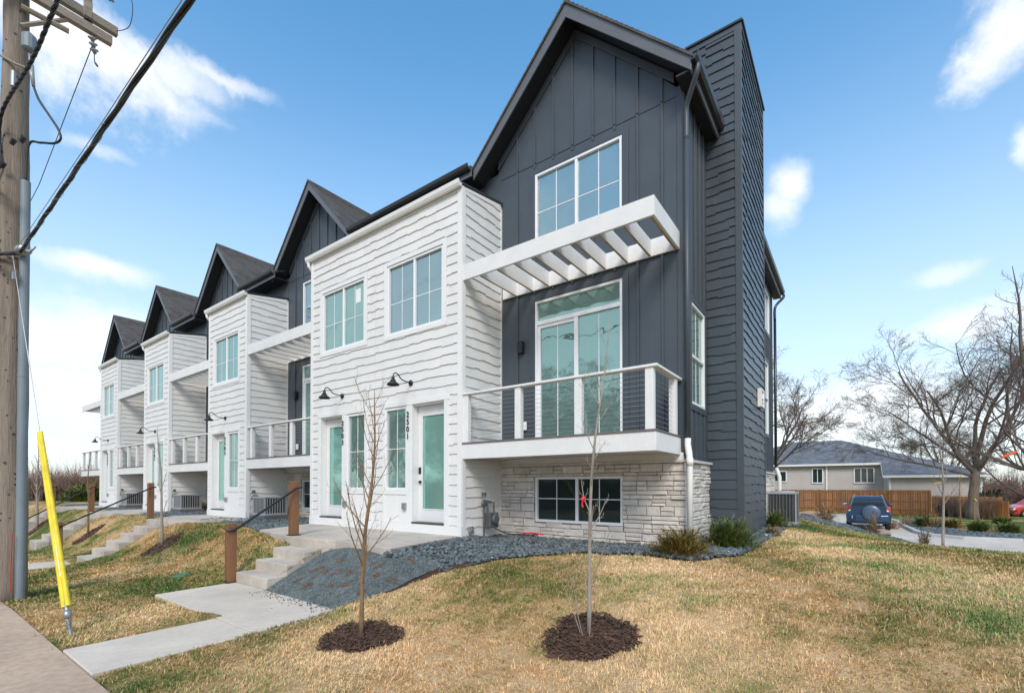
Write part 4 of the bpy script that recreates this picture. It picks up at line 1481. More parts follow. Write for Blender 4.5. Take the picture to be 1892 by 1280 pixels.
def build_end_house():
    t = thing('townhouse', 'nearest end townhouse numbered 2501 with the tall charcoal gable and dark shake chimney chase', 'townhouse', (-5.2, 6.65, 0), 'townhouses in the row')
    gx, hw = -4.25, 2.24
    xl, xr = -8.608, -2.25
    bay(t, -8.608, -6.04, (-7.39, -6.48), (-8.27, -7.57), (-8.21, -6.52, 4.20, 5.72), -7.44, -7.51, '2501', [(-6.04, 1)], 21, 'r', -1)
    balcony(t, -6.04 + .02, -2.30, [-5.955, -4.745, -3.56, -2.40], True)
    pergola(t, -6.04 + .02, -2.31, [-5.63, -5.22, -4.835, -4.405, -4.005, -3.625, -3.205, -2.8], True)
    dark_front(t, -6.04, xr, gx, hw, 31, corner_r=True)
    roof(t, -8.608, xr, gx, hw, 18.7, right_eave=True)
    shell(t, xl, xr, False)
    # upper dark wall behind the bay roof
    MB().quad((-8.608, YW, 6.6), (-6.04, YW, 6.6), (-6.04, YW, 7.62), (-8.608, YW, 7.62)).build('upper_wall', M['char'], t)
    # side wall
    S = W('x', xr, 1)
    h1 = (8.27, 9.16, 2.36, 4.12)
    h2 = (16.2, 17.2, 2.6, 4.9)
    h3 = (16.5, 17.5, 5.9, 7.2)
    m = MB()
    panel(m, S, YW, YBACK, 1.40, 7.60, [h1, h2, h3])
    m.build('side_wall', M['char'], t)
    b = MB()
    y = YW + .30
    while y < YBACK:
        if not 9.3 < y < 11.86:
            for a, b_, c, d in _clip((y - .019, y + .019, 1.45, 7.47), [(h1[0] - .1, h1[1] + .1, h1[2] - .12, h1[3] + .12), (h2[0] - .1, h2[1] + .1, h2[2] - .1, h2[3] + .1), (h3[0] - .1, h3[1] + .1, h3[2] - .1, h3[3] + .1)]):
                b.wbox(S, a, b_, c, d, .001, .028)
        y += .30
    b.build('batten', M['char'], t, bevel=.002, fix=True)
    tr = MB()
    tr.wbox(S, YW + .002, YW + .10, 1.45, 7.47, .001, .021)
    for h in (h1, h2, h3):
        for a0, a1, c0, c1 in ((h[0] - .1, h[0] - .002, h[2] - .11, h[3] + .11), (h[1] + .002, h[1] + .1, h[2] - .11, h[3] + .11), (h[0] - .001, h[1] + .001, h[3] + .002, h[3] + .11), (h[0] - .001, h[1] + .001, h[2] - .11, h[2] - .002)):
            tr.wbox(S, a0, a1, c0, c1, .001, .025)
    tr.build('charcoal_trim', M['char_trim'], t, bevel=.003, fix=True)
    window(t, S, *h1, M['glass_teal'], 0, 0, 1, 'tall single hung window beside the chimney chase', sash_rail=.48)
    window(t, S, *h2, M['glass_teal'], 0, 0, 1, 'rear side window behind the chimney chase', sash_rail=.5)
    window(t, S, *h3, M['glass_blue'], 0, 0, 1, 'upper rear side window')
    # stone base on the side
    rg = random.Random(77)
    s = MB()
    S2 = W('x', xr + .015, 1)
    stones(s, S2, YW - .02, 9.34, -.25, 1.335, [], rg)
    st = s.build('stone_base', M['stone'], t)
    s = MB()
    stones(s, S2, 11.83, YBACK, -.4, 1.335, [], rg)
    s.build('stone_base', M['stone'], t)
    sb = MB()
    panel(sb, S2, YW - .02, YBACK, -.5, 1.37)
    sb.build('stone_joint', M['mortar'], st)
    cp = MB()
    cp.wbox(S, YW - .001, 9.338, 1.3365, 1.384, .0, .10)
    cp.wbox(S, 11.832, YBACK, 1.3365, 1.384, .0, .10)
    cp.build('stone_cap', M['stone'], t, bevel=.008, fix=True)
    # chimney chase with dark shakes
    cy0, cy1, cx = 9.34, 11.83, -1.63
    Fc = W('y', cy0, -1); Sc = W('x', cx, 1); Bc = W('y', cy1, 1)
    c = MB()
    zt = 9.44
    panel(c, Fc, xr, cx, -.4, zt); panel(c, Fc, xr - .34, xr, 7.70, zt); panel(c, Sc, cy0, cy1, -.4, zt); panel(c, Bc, xr, cx, -.4, zt)
    c.quad((xr, cy0, 7.2), (xr, cy1, 7.2), (xr, cy1, zt), (xr, cy0, zt))
    ch = c.build('chimney_chase', M['char'], t)
    sh = MB()
    rg = random.Random(5)
    shakes(sh, Fc, xr + .02, cx - .10, .0, zt - .06, [], rg, row=.178, jag=1.5)
    shakes(sh, Fc, xr - .33, xr + .02, 7.72, zt - .06, [], rg, row=.178, jag=1.5)
    shakes(sh, Sc, cy0 + .02, cy1 - .02, -.1, zt - .06, [], rg, row=.178, jag=1.5)
    sh.build('shake_siding', M['char_shake'], ch)
    tc = MB()
    tc.wbox(Fc, cx - .10, cx + .02, -.1, zt, .001, .028)
    tc.wbox(Fc, xr - .33, cx - .101, zt - .10, zt - .001, .001, .024)
    tc.wbox(Sc, cy0 + .001, cy0 + .02, -.15, zt - .001, .001, .0195)
    tc.wbox(Sc, cy1 - .025, cy1 + .02, -.15, zt - .001, .001, .026)
    tc.wbox(Sc, cy0 + .021, cy1 - .026, zt - .09, zt - .001, .001, .024)
    tc.build('corner_trim', M['char_trim'], ch, bevel=.003, fix=True)
    cap = MB().box(xr - .36, cx + .055, cy0 - .055, cy1 + .055, zt + .001, zt + .045)
    cap.build('chimney_cap', M['gutter'], ch, bevel=.005, fix=True)
    v = MB()
    v.wbox(Sc, 10.86, 11.2, 2.62, 2.94, .018, .07)
    ring(v, Sc, 10.83, 11.23, 2.59, 2.97, .04, .018, .095)
    v.wbox(Sc, 10.91, 11.15, 2.76, 2.79, .07, .1)
    v.wbox(Sc, 10.91, 11.15, 2.68, 2.70, .07, .1)
    v.build('exhaust_vent', M['pvc'], t, bevel=.004, fix=True)
    # downspout: dark from the gutter, white below the stone cap
    d = MB()
    X = -1.98
    d.tube(smooth_path([(X + .04, 7.62, 7.58), (X + .02, 7.62, 7.46), (X - .10, 7.72, 7.28), (X - .19, 7.80, 7.14), (X - .20, 7.83, 6.98), (X - .20, 7.83, 6.6)], 4), .042, 10)
    d.tube([(X - .20, 7.83, 6.62), (X - .20, 7.83, 1.66)], .042, 10)
    d.build('downspout', M['char_trim'], t, smooth=True)
    w = MB()
    w.tube([(X - .20, 7.83, 1.72), (X - .20, 7.82, 1.62), (X - .15, 7.72, 1.46), (X - .13, 7.68, 1.36), (X - .13, 7.68, .05)], [.05, .05, .05, .046, .046], 10)
    w.tube([(X - .13, 7.68, 1.39), (X - .13, 7.68, 1.27)], .055, 10)
    w.build('lower_downspout', M['pvc'], t, smooth=True)
    r = MB()
    r.tube(smooth_path([(X + .05, 18.6, 7.57), (X + .03, 18.6, 7.45), (-2.1, 18.35, 7.2), (-2.17, 18.28, 7.0), (-2.17, 18.28, 6.6)], 3), .045, 8)
    r.tube([(-2.17, 18.28, 6.62), (-2.17, 18.28, 1.5)], .045, 8)
    r.build('downspout', M['gutter'], t, smooth=True)
    r = MB()
    r.tube([(-2.16, 18.28, 1.56), (-2.10, 18.24, 1.40), (-2.06, 18.24, 1.25), (-2.06, 18.24, -.2)], .06, 8)
    r.build('lower_downspout', M['pvc'], t, smooth=True)
    sb = MB().quad((xr, YW, 7.5), (xr, YBACK, 7.5), (xr, YBACK, 8.0), (xr, YW, 8.0))
    # small security light under the rear eave
    MB().box(-2.24, -2.12, 13.3, 13.5, 7.2, 7.32).build('security_light', M['galv'], t, bevel=.01, fix=True)
    return t


def house_2503():
    r, bl, xl = -8.612, -11.18, -14.655
    t = thing('townhouse', 'second townhouse from the near end, numbered 2503, sharing the wide white double bay', 'townhouse', (-11.5, 6.65, 0), 'townhouses in the row')
    gx, hw = -12.85, 2.10
    bay(t, bl, r, (-10.73, -9.84), (-9.65, -8.96), (-10.68, -9.00, 4.24, 5.72), -9.84, -9.79, '2503', [(bl, -1)], 22, 'l', 1)
    balcony(t, xl + .02, bl - .02, [-14.43, -13.32, -12.21], False)
    pergola(t, xl + .02, bl - .02, [xl + .42 * k for k in range(1, 8)], False)
    dark_front(t, xl + .002, bl, gx, hw, 32)
    MB().quad((bl, YW, 6.6), (r, YW, 6.6), (r, YW, 7.62), (bl, YW, 7.62)).build('upper_wall', M['char'], t)
    roof(t, xl, r, gx, hw, 13.05)
    shell(t, xl, r, False)
    return t


def house_single():
    r = UNITS[0]
    bl, xl = r - 2.65, r - 6.168
    t = thing('townhouse', 'x', 'townhouse', (r - 3.0, 6.65, 0), 'townhouses in the row')
    gx, hw = r - 4.32, 2.06
    bay(t, bl, r, (r - 2.35, r - 1.42), (r - 1.22, r - .50), (r - 2.23, r - .55, 4.24, 5.70), r - 1.40, r - 1.36, '2505', [(r, 1), (bl, -1)], 23, 'lr', 1)
    balcony(t, xl + .02, bl - .02, [xl + .23, xl + 1.34, xl + 2.45], False)
    pergola(t, xl + .02, bl - .02, [xl + .42 * k for k in range(1, 8)], False)
    dark_front(t, xl + .002, bl, gx, hw, 33)
    MB().quad((bl, YW, 6.6), (r, YW, 6.6), (r, YW, 7.62), (bl, YW, 7.62)).build('upper_wall', M['char'], t)
    roof(t, xl, r - .002, gx, hw, 13.05)
    shell(t, xl, r, False)
    return t


build_end_house()
house_2503()
hs = house_single()
hs['label'] = 'third townhouse from the near end, numbered 2505, with a narrow single bay'
for k, (lab, num) in enumerate((('fourth townhouse from the near end, crooked white sapling in front of its bay', '2507'), ('farthest townhouse at the left end of the row, its open-ended balcony against the sky', '2509'))):
    c = copy_tree(hs)
    c.location.x = hs.location.x - 6.17 * (k + 1)
    c['label'] = lab
    for ch in list(c.children):
        if ch.name.startswith('house_number'):
            me = text_mesh("\n".join(num), .165, .006)
            me.materials.clear(); me.materials.append(M['black'])
            ch.data = me
        if k == 1 and ch.name.startswith(('rear_wall',)):
            s = MB()
            xl = UNITS[2] - 6.168
            s.poly([(xl, YW, -.3), (xl, YBACK, -.3), (xl, YBACK, 7.66), (xl, 13.1, 9.5), (xl, YW, 7.66)])
            s.build('end_wall', M['char'], c)

print('houses done', len(bpy.data.objects))

# ------------------------------------------------------------------ street furniture on the left


def at(px, py, D):
    """point seen at this place of the photograph at forward distance D (used to read off positions)"""
    f = 867.6; yaw = R_(36.118); pit = R_(.772)
    Fh = Vector((-math.sin(yaw), math.cos(yaw), 0)); Rr = Vector((math.cos(yaw), math.sin(yaw), 0)); Z = Vector((0, 0, 1))
    F = Fh * math.cos(pit) + Z * math.sin(pit); U = -Fh * math.sin(pit) + Z * math.cos(pit)
    d = F * f + Rr * (px - 946) + U * (885.76 - py)
    return d * (D / d.dot(Fh)) + CAM


PX, PY = -10.47, 1.28
POLE_TOP = 10.6


def build_pole():
    t = thing('utility_pole', 'weathered wooden utility pole at the left edge with double crossarms near its top', 'utility pole', (PX, PY, -.85))
    mb = MB()
    n = 26
    pts = []; rr = []
    for k in range(n):
        z = -1.0 + k * (POLE_TOP + 1.0) / (n - 1)
        pts.append((PX + .006 * math.sin(k), PY + .006 * math.cos(k * 1.7), z)); rr.append(.215 - .0035 * k)
    mb.tube(pts, rr, 20)
    p = mb.build('pole_shaft', M['pole'], t, smooth=True)
    # checks and bolt holes
    h = MB()
    rg = random.Random(2)
    for k in range(95):
        z = rg.uniform(.3, 9.2); a = rg.uniform(-1.2, .9) - .35
        r = .215 - .0035 * (z + 1) / .464 + .0005
        dx, dy = math.sin(a) * -1, math.cos(a) * -1
        x, y = PX + math.cos(a) * r, PY + math.sin(a) * r
        h.tube([(x - .01 * math.cos(a), y - .01 * math.sin(a), z), (x + .003 * math.cos(a), y + .003 * math.sin(a), z)], rg.uniform(.009, .019), 6)
    h.build('bolt_holes', M['cable'], p)['kind'] = 'stuff'
    # grey riser conduit on the house side of the pole
    c = MB()
    cx, cy = PX + .235, PY + .115
    cx, cy = at(37, 1085, 7.12).x, at(37, 1085, 7.12).y
    c.tube([(cx, cy, -1.0), (cx, cy, 5.6)], .058, 16)
    c.tube([(cx, cy, 2.6), (cx, cy, 2.66)], .062, 16)
    c.tube([(cx, cy, 4.55), (cx, cy, 4.61)], .062, 16)
    c.build('riser_conduit', M['conduit'], t, smooth=False)
    # cable leaving the top of the conduit in a loop
    L = [(cx, cy, 5.58), at(53, 268, 7.1), at(75, 264, 7.1), at(100, 265, 7.08), at(112, 257, 7.05), at(108, 240, 7.05), at(92, 215, 7.05), at(72, 185, 7.05), at(62, 160, 7.05)]
    MB().tube(smooth_path(L, 5), .016, 8).build('riser_cable', M['cable'], t, smooth=True)
    b = MB()
    b.tube([at(62, 160, 7.05), at(57, 120, 7.05)], [.02, .035], 10)
    b.tube([at(57, 122, 7.05), at(54, 98, 7.05)], [.022, .014], 8)
    b.build('cable_terminator', M['insul'], t, smooth=True)
    x = at(54, 80, 7.05)
    b = MB().lathe([(.0, .16), (.03, .155), (.085, .10), (.085, -.10), (.06, -.125), (0, -.13)], x, (0, 0, 1), 12)
    b.build('cutout_box', M['conduit'], t, bevel=.004)
    # standoff bracket under the box
    MB().tube([at(0, 102, 7.05), at(28, 118, 7.0), at(53, 128, 7.05)], .02, 6).build('standoff_bracket', M['timber'], t)
    MB().tube([at(25, 132, 6.98), at(24, 160, 6.98)], .03, 8).build('pole_bracket', M['galv'], t, bevel=.004)
    # crossarms: a pair of beams towards the house
    xs = (PX + .10 + .16, PX - .16 - .10)
    ends = (at(205, 74, 7.75), at(217, 58, 7.95))
    for (x0, e) in zip(xs, ends):
        m = MB()
        y1 = PY + (1.09 if x0 > PX else 1.29)
        z = 8.54 if x0 > PX else 9.15
        m.box(x0 - .05, x0 + .05, PY - 1.2, y1, z - .07, z + .07)
        m.build('crossarm', M['timber'], t, bevel=.006, fix=True)
    m = MB()
    m.tube([(PX + .2, PY + .02, 8.0), (PX + .26, PY + .62, 8.56)], .03, 6)
    m.build('crossarm_brace', M['timber'], t)
    m = MB()
    m.tube([(PX + .2, PY + .02, 8.3), (PX + .28, PY + .55, 8.28)], .04, 6)
    m.build('crossarm_brace', M['timber'], t)
    # spacer block with a stack of porcelain on the arms
    y = PY + .78
    x0 = PX + .26
    m = MB().box(x0 - .03, x0 + .03, y - .05, y + .05, 8.71, 9.1)
    m.build('spacer_block', M['timber'], t, bevel=.004, fix=True)
    s = MB()
    prof = []
    for k in range(9):
        prof += [(.028, k * .04), (.06, k * .04 + .012), (.028, k * .04 + .03)]
    s.lathe(prof, (x0 - .09, y + .02, 8.70), (0, 0, 1), 12)
    s.build('surge_arrester', M['black'], t, smooth=True)
    s = MB()
    def bell(c, d):
        s.lathe([(.015, 0), (.02, .02), (.055, .03), (.06, .05), (.03, .07), (.018, .10)], c, d, 12)
    c0 = Vector((x0, y + .05, 8.46))
    for k in range(3):
        bell(c0 + Vector((-.03, .02, -.07)) * k, (-.03, .02, -.07))
    s.build('strain_insulator', M['insul'], t, smooth=True)
    s = MB()
    c1 = Vector((x0 + .12, y + .24, 9.12))
    for k in range(3):
        bell(c1 + Vector((.05, .03, .05)) * k, (.05, .03, .05))
    s.build('strain_insulator', M['insul'], t, smooth=True)
    # drop wires round the insulators
    w = MB()
    w.tube(smooth_path([(x0 - .05, y, 9.15), (x0 + .05, y + .15, 9.3), (x0 + .14, y + .26, 9.15)], 5), .006, 5)
    w.tube(smooth_path([(x0 + .02, y + .36, 8.75), (x0 + .2, y + .5, 8.85), (x0 + .32, y + .5, 9.2), (x0 + .2, y + .36, 9.6)], 6), .006, 5)
    w.tube(smooth_path([(x0 - .08, y + .1, 8.3), (x0 - .05, y + .1, 8.1), (x0, y + .1, 8.02)], 4), .008, 5)
    w.tube([(x0, y + .1, 8.02), (x0 + .04, y + .12, 7.96)], .016, 6)
    w.build('jumper_wire', M['cable'], t)
    # clamp where the cable bundle lands
    m = MB()
    z = 4.44
    m.lathe([(0, -.09), (.06, -.08), (.075, 0), (.055, .08), (0, .09)], at(40, 462, 7.0), (1, .3, .4), 10)
    m.tube([at(42, 462, 7.0), at(55, 466, 7.0), at(58, 462, 7.0), at(66, 456, 7.0)], [.035, .03, .02, .012], 8)
    m.tube([at(55, 467, 7.0), at(57, 462, 7.0)], .012, 6)
    m.build('cable_clamp', M['galv'], t, smooth=True)
    m = MB()
    m.box(*(lambda p: (p.x - .03, p.x + .03, p.y - .02, p.y + .02, p.z - .06, p.z + .06))(at(25, 510, 6.98)))
    m.build('guy_clamp', M['galv'], t, bevel=.01, fix=True)
    # red paint mark and the small pale number
    m = MB()
    q = at(22, 1030, 6.97)
    m.tube([at(23, 985, 7.0), at(20, 1040, 7.0), at(19, 1095, 7.0)], .006, 5)
    m.build('red_ground_wire', M['redpaint'], t)
    me = text_mesh('7', .09, .003)
    me.materials.clear(); me.materials.append(M['galv'])
    o = bpy.data.objects.new('pole_number', me); col.objects.link(o); o.parent = t
    p = at(7, 896, 6.97)
    o.location = p - Vector(t.location)
    o.rotation_euler = (R_(90), 0, R_(40))
    # black splices on the upper cable
    for a in ((24, 262), (42, 258), (5, 305)):
        c = at(a[0], a[1], 6.95)
        m = MB()
        m.lathe([(0, -.05), (.03, -.045), (.035, .04), (0, .05)], c, (.6, .2, .5), 8)
        m.build('cable_splice', M['cable'], t)


build_pole()


def twisted(name, pts, n_strand, r_strand, r_lay, pitch, mat, label, cat, group=None, extra=None):
    """a bundle of strands wound round a path"""
    path = smooth_path(pts, 26)
    mb = MB()
    L = [0.0]
    for i in range(1, len(path)):
        L.append(L[-1] + (path[i] - path[i - 1]).length)
    # resample
    tot = L[-1]
    m = max(40, int(tot / (pitch / 7)))
    m = min(m, 420)
    P = []
    j = 0
    for i in range(m + 1):
        s = tot * i / m
        while j < len(L) - 2 and L[j + 1] < s: j += 1
        tt = (s - L[j]) / max(1e-9, L[j + 1] - L[j])
        P.append((s, path[j].lerp(path[j + 1], tt)))
    d = (path[-1] - path[0]).normalized()
    a = d.orthogonal().normalized(); b = d.cross(a)
    for k in range(n_strand):
        ph = 2 * PI * k / n_strand
        q = [p + (a * math.cos(ph + s * 2 * PI / pitch) + b * math.sin(ph + s * 2 * PI / pitch)) * r_lay for s, p in P]
        mb.tube(q, r_strand, 5)
    o = mb.build(name, mat, None, smooth=True)
    tag(o, label, cat, group)
    return o


def build_cables():
    g = 'overhead cables at the pole'
    # thick lashed bundle along the street
    o = twisted('overhead_cable', [(PX + .33, 1.3, 4.44), (-5.7, 1.3, 4.39), (0, 1.3, 4.35), (10, 1.3, 4.42), (26, 1.3, 4.8)], 3, .0115, .0125, 2.6, M['cable'],
                'thick black lashed cable bundle rising from the clamp on the pole to the top edge', 'cable', g)
    s = MB()
    path = [Vector((PX + .33, 1.3, 4.44)).lerp(Vector((-5.7, 1.3, 4.39)), i / 60) for i in range(61)]
    s.tube([p + Vector((0, .027 * math.cos(i * .9), .027 * math.sin(i * .9))) for i, p in enumerate(path)], .002, 4)
    s.tube([Vector((PX + .33, 1.26, 4.475)), Vector((-5.7, 1.275, 4.412)), Vector((0, 1.275, 4.372)), Vector((10, 1.275, 4.442))], .004, 5)
    s.build('lashing_wire', M['wire'], o)
    twisted('overhead_cable', [(PX + .12, 1.12, 5.75), (PX + .3, 1.10, 6.45), (-8.3, 1.15, 6.29), (-6.7, 1.15, 6.2), (0, 1.15, 5.9), (12, 1.15, 5.9), (26, 1.15, 6.3)], 3, .012, .0135, .55, M['cable'],
            'twisted black power cable climbing from the middle of the pole past the crossarms', 'cable', g)
    twisted('overhead_cable', [(PX + .12, 1.10, 5.75), (PX - .1, 1.06, 5.5), (-11.6, .98, 5.35), (-30, .98, 5.2)], 3, .013, .015, .35, M['cable'],
            'black cable curving down across the pole to the left edge', 'cable', g)
    twisted('overhead_cable', [(PX + .33, 1.28, 4.44), (PX, 1.03, 4.38), (-11.5, 1.03, 4.3), (-30, 1.03, 4.2)], 4, .012, .018, 1.4, M['cable'],
            'bundle of dark cables leaving the clamp towards the left edge', 'cable', g)
    mb = MB().tube([(PX + .26, 2.12, 8.28), (-14.5, 2.15, 7.6), (-30, 2.2, 7.2), (-52, 2.2, 8.3)], .007, 5)
    o = mb.build('overhead_wire', M['cable'])
    tag(o, 'single thin wire running from the hanging insulator down behind the pole', 'wire')
    for i, (z, y, lab) in enumerate(((9.4, 30, 'highest of the thin distant wires crossing the pale sky at far left'), (6.3, 31, 'middle one of the thin distant wires crossing the pale sky at far left'), (5.6, 31.4, 'lowest of the thin distant wires, just above the bare brush at far left'))):
        o = MB().tube([(-190, y + 30, z + 2.2), (-120, y + 14, z), (-30, y, z + .4)], .022, 4).build('distant_wire', M['cable'])
        tag(o, lab, 'wire', 'distant wires at far left')


    for y, z in ((PY + .95, 9.35), (PY - .1, 9.9), (PY - 1.0, 9.35)):
        pts = [(PX, y, z)] + [(PX + k * 4.0, y, z - .75 * math.sin(PI * k / 11) + .02 * math.sin(k * 2.1)) for k in range(1, 12)]
        o = MB().tube(smooth_path(pts, 4), .011, 5).build('overhead_wire', M['cable'])
        tag(o, 'power wire running high along the street over the pole top, mirrored in the upper windows', 'wire', 'street power wires at the pole top')


build_cables()


def build_guy():
    a = Vector((-7.13, 1.36, -.74))
    top = Vector((PX + .12, 1.25, 4.55))
    d = (top - a).normalized()
    t = thing('guy_wire', 'steel guy wire with a bright yellow plastic guard anchored in the lawn', 'guy wire', tuple(a))
    MB().tube([a + d * .75, top], .006, 6).build('steel_strand', M['wire'], t)
    MB().tube([a + d * .75 + Vector((.01, -.012, 0)), a + d * 3.3], .005, 6).build('steel_strand', M['wire'], t)
    g = MB()
    e = d.orthogonal().normalized(); f = d.cross(e)
    p0, p1 = a + d * .36, a + d * 2.80
    for s, r in ((-.022, .027), (.022, .026)):
        g.tube([p0 + e * s, p0.lerp(p1, .5) + e * s * .85, p1 + e * s * .6], [r, r * .92, r * .78], 12)
    g.build('yellow_guard', M['yellow'], t, smooth=False)
    m = MB()
    m.tube([a - d * .25, a + d * .2], .014, 8)
    m.lathe([(0, -.05), (.03, -.045), (.042, 0), (.03, .045), (0, .05)], a + d * .27, d, 10)
    m.tube([a + d * .22, a + d * .42], .02, 8)
    for k in range(5):
        m.lathe([(.02, 0), (.03, .006), (.02, .012)], a + d * (.1 + .02 * k), d, 8)
    m.build('anchor_rod', M['galv'], t, smooth=True)
    m = MB().tube(smooth_path([a + d * .22, a + d * .15 + Vector((-.05, -.03, 0)), a + d * .06 + Vector((-.09, 0, .02)), a + d * .02 + Vector((-.08, .03, .05))], 4), .004, 5)
    m.build('loose_strand_end', M['wire'], t)


build_guy()


def build_railings():
    spots = []
    labels = ['brown timber posts with a sloping black handrail beside the nearest concrete steps',
              'brown timber posts with a long black handrail on the lawn behind the yellow guard',
              'brown timber posts and black handrail passing behind the yellow guard, third from the front walkway',
              'farthest timber post and black handrail at the left end of the houses']
    base = [((-8.71, 3.70), -.708, (-8.74, 4.84), 0.0)] + [((r - 2.02, 2.92), float(zlow(r - 2)) + .02, (r - 2.08, 4.90), 0.0) for r in UNITS]
    for k, (a, za, b, zb) in enumerate(base):
        t = thing('stair_railing', labels[k], 'handrail', (a[0], a[1], za), 'timber post handrails')
        for (x, y), z, h in ((a, za, 1.01), (b, zb, 1.04)):
            p = MB().box(x - .07, x + .07, y - .07, y + .07, z - .05, z + h)
            po = p.build('post', M['post'], t, bevel=.006, fix=True)
            MB().box(x - .095, x + .095, y - .095, y + .095, z + .001, z + .014).build('base_plate', M['black'], po, fix=True)
        x = a[0] + .095
        r = MB()
        P = [(x, a[1] - .10, za + .90), (x, a[1] + .02, za + .90), (x, b[1] - .02, zb + .90), (x, b[1] + .09, zb + .92)]
        r.tube(P, .021, 10)
        for q in (P[1], P[2]):
            r.tube([(q[0], q[1], q[2]), (q[0] - .03, q[1], q[2] - .02)], .012, 6)
        r.build('handrail', M['black'], t, smooth=True)


build_railings()


def build_ac(name, label, cx, cy, z, w, d, h, group, gm='ac'):
    t = thing(name, label, 'air conditioner', (cx, cy, z), group)
    x0, x1, y0, y1 = cx - w / 2, cx + w / 2, cy - d / 2, cy + d / 2
    MB().box(x0 - .06, x1 + .06, y0 - .06, y1 + .06, z - .05, z + .04).build('concrete_pad', M['pad'], t, bevel=.008, fix=True)
    MB().box(x0 + .03, x1 - .03, y0 + .03, y1 - .03, z + .045, z + h - .03).build('coil', M['ac_dark'], t, bevel=.03, fix=True)
    b = MB()
    b.box(x0, x1, y0, y1, z + .041, z + .10)
    b.box(x0 - .008, x1 + .008, y0 - .008, y1 + .008, z + h - .06, z + h - .01)
    for x in (x0, x1):
        for y in (y0, y1):
            sx = .035 if x == x0 else -.035; sy = .035 if y == y0 else -.035
            b.box(min(x, x + sx), max(x, x + sx), min(y, y + sy), max(y, y + sy), z + .10, z + h - .06)
    b.build('cabinet_frame', M['ac'], t, bevel=.008, fix=True)
    l = MB()
    n = 9
    for k in range(1, n):
        x = x0 + (x1 - x0) * k / n
        l.box(x - .009, x + .009, y0 - .002, y0 + .014, z + .101, z + h - .061)
        l.box(x - .009, x + .009, y1 - .014, y1 + .002, z + .101, z + h - .061)
        y = y0 + (y1 - y0) * k / n
        l.box(x1 - .014, x1 + .002, y - .009, y + .009, z + .101, z + h - .061)
        l.box(x0 - .002, x0 + .014, y - .009, y + .009, z + .101, z + h - .061)
    l.build('louvre_grille', M[gm], t, fix=True)
    f = MB().lathe([(.0, .02), (w * .2, .035), (w * .40, .03), (w * .44, .0), (w * .44, -.02)], (cx, cy, z + h - .008), (0, 0, 1), 24)
    f.build('fan_guard', M['ac'], t, smooth=True)
    return t


def build_services():
    g = 'air conditioners tucked under the balconies'
    labs = ['grey louvred air conditioner under the balcony next to the double bay', 'grey louvred air conditioner under the balcony right of the crooked white sapling', 'grey louvred air conditioner under the balcony nearest the far end of the row']
    a = build_ac('air_conditioner', labs[0], UNITS[0] + .55, 7.08, .05, .74, .68, .60, g)
    for k in (1, 2):
        c = copy_tree(a); c.location.x = UNITS[k] + .55; c['label'] = labs[k]
    build_ac('air_conditioner', 'tall grey air conditioner with a dark mesh side behind the dark chimney chase', -1.52, 14.1, -.06, .66, .66, .86, 'air conditioner beside the end house', 'pad')
    # meters on the bay sides
    def meter(label, x, y):
        t = thing('gas_meter', label, 'gas meter', (x, y, 0), 'gas meters on the bay side walls')
        m = MB()
        m.box(x + .05, x + .22, y + .12, y + .40, .12, .42)
        m.lathe([(0, 0), (.1, 0), (.11, .03), (.08, .06), (0, .06)], (x + .22, y + .26, .29), (1, 0, 0), 16)
        m.build('meter_body', M['meter'], t, bevel=.02, fix=True)
        m = MB()
        m.tube([(x + .12, y + .16, .40), (x + .12, y + .16, .66), (x + .12, y + .05, .68), (x + .12, y + .05, -.05)], .02, 8)
        m.tube([(x + .12, y + .36, .40), (x + .12, y + .36, .62), (x + .02, y + .36, .62)], .018, 8)
        m.build('gas_pipe', M['meter'], t)
        m = MB()
        m.lathe([(0, -.03), (.06, -.025), (.075, 0), (.06, .025), (0, .03)], (x + .12, y + .05, .60), (1, 0, 0), 14)
        m.lathe([(0, 0), (.035, 0), (.03, .06), (0, .06)], (x + .12, y + .22, .60), (0, 0, 1), 10)
        m.lathe([(0, 0), (.05, 0), (.05, .08), (0, .09)], (x + .12, y + .05, .74), (0, 0, 1), 10)
        m.build('regulator', M['meter'], t, smooth=False)
        return t
    meter('grey gas meter with pipes at the foot of the white bay beside the stone wall', -6.02, 7.10)
    for k, lab in enumerate(('gas meter partly hidden by the air conditioner next to the double bay', 'gas meter beside the air conditioner under the middle balcony', 'gas meter beside the air conditioner under the farthest balcony')):
        m = meter(lab, UNITS[k] + .02, 6.74)
    o = MB().lathe([(0, .05), (.05, .045), (.055, 0), (.06, 0)], (-6.02, 6.86, .10), (1, 0, 0), 12)
    t = MB()
    t.box(-6.015, -5.96, 6.80, 6.92, .04, .17)
    t.lathe([(.03, .055), (.035, .06), (.028, .07), (0, .07)], (-6.015, 6.86, .105), (1, 0, 0), 12)
    ob = t.build('wall_outlet_box', M['galv'], None, bevel=.01)
    tag(ob, 'small round lidded grey box low on the white side wall by the gas meter', 'outlet box')
    # red and black hoses lying under the window
    m = MB().tube(smooth_path([(-5.75, 7.3, .12), (-5.55, 7.42, .02), (-5.2, 7.5, .01), (-4.9, 7.55, .02)], 6), .012, 6)
    o = m.build('hose', M['cable']); tag(o, 'black hose lying on the rocks below the stone wall', 'hose')
    m = MB().tube(smooth_path([(-5.3, 7.62, .02), (-5.1, 7.64, .035), (-4.85, 7.66, .02)], 5), .016, 6)
    o = m.build('red_hose', M['red']); tag(o, 'short red hose end beside the black hose on the rocks', 'hose')
    # round green valve lid in the lawn
    z = zgf(-10.02, 3.4)
    m = MB().lathe([(.15, -.03), (.15, .012), (.14, .02), (0, .022)], (-10.02, 3.4, z), (0, -.22, 1), 24)
    o = m.build('valve_lid', M['lid']); tag(o, 'round green plastic valve lid set in the left lawn', 'valve lid')


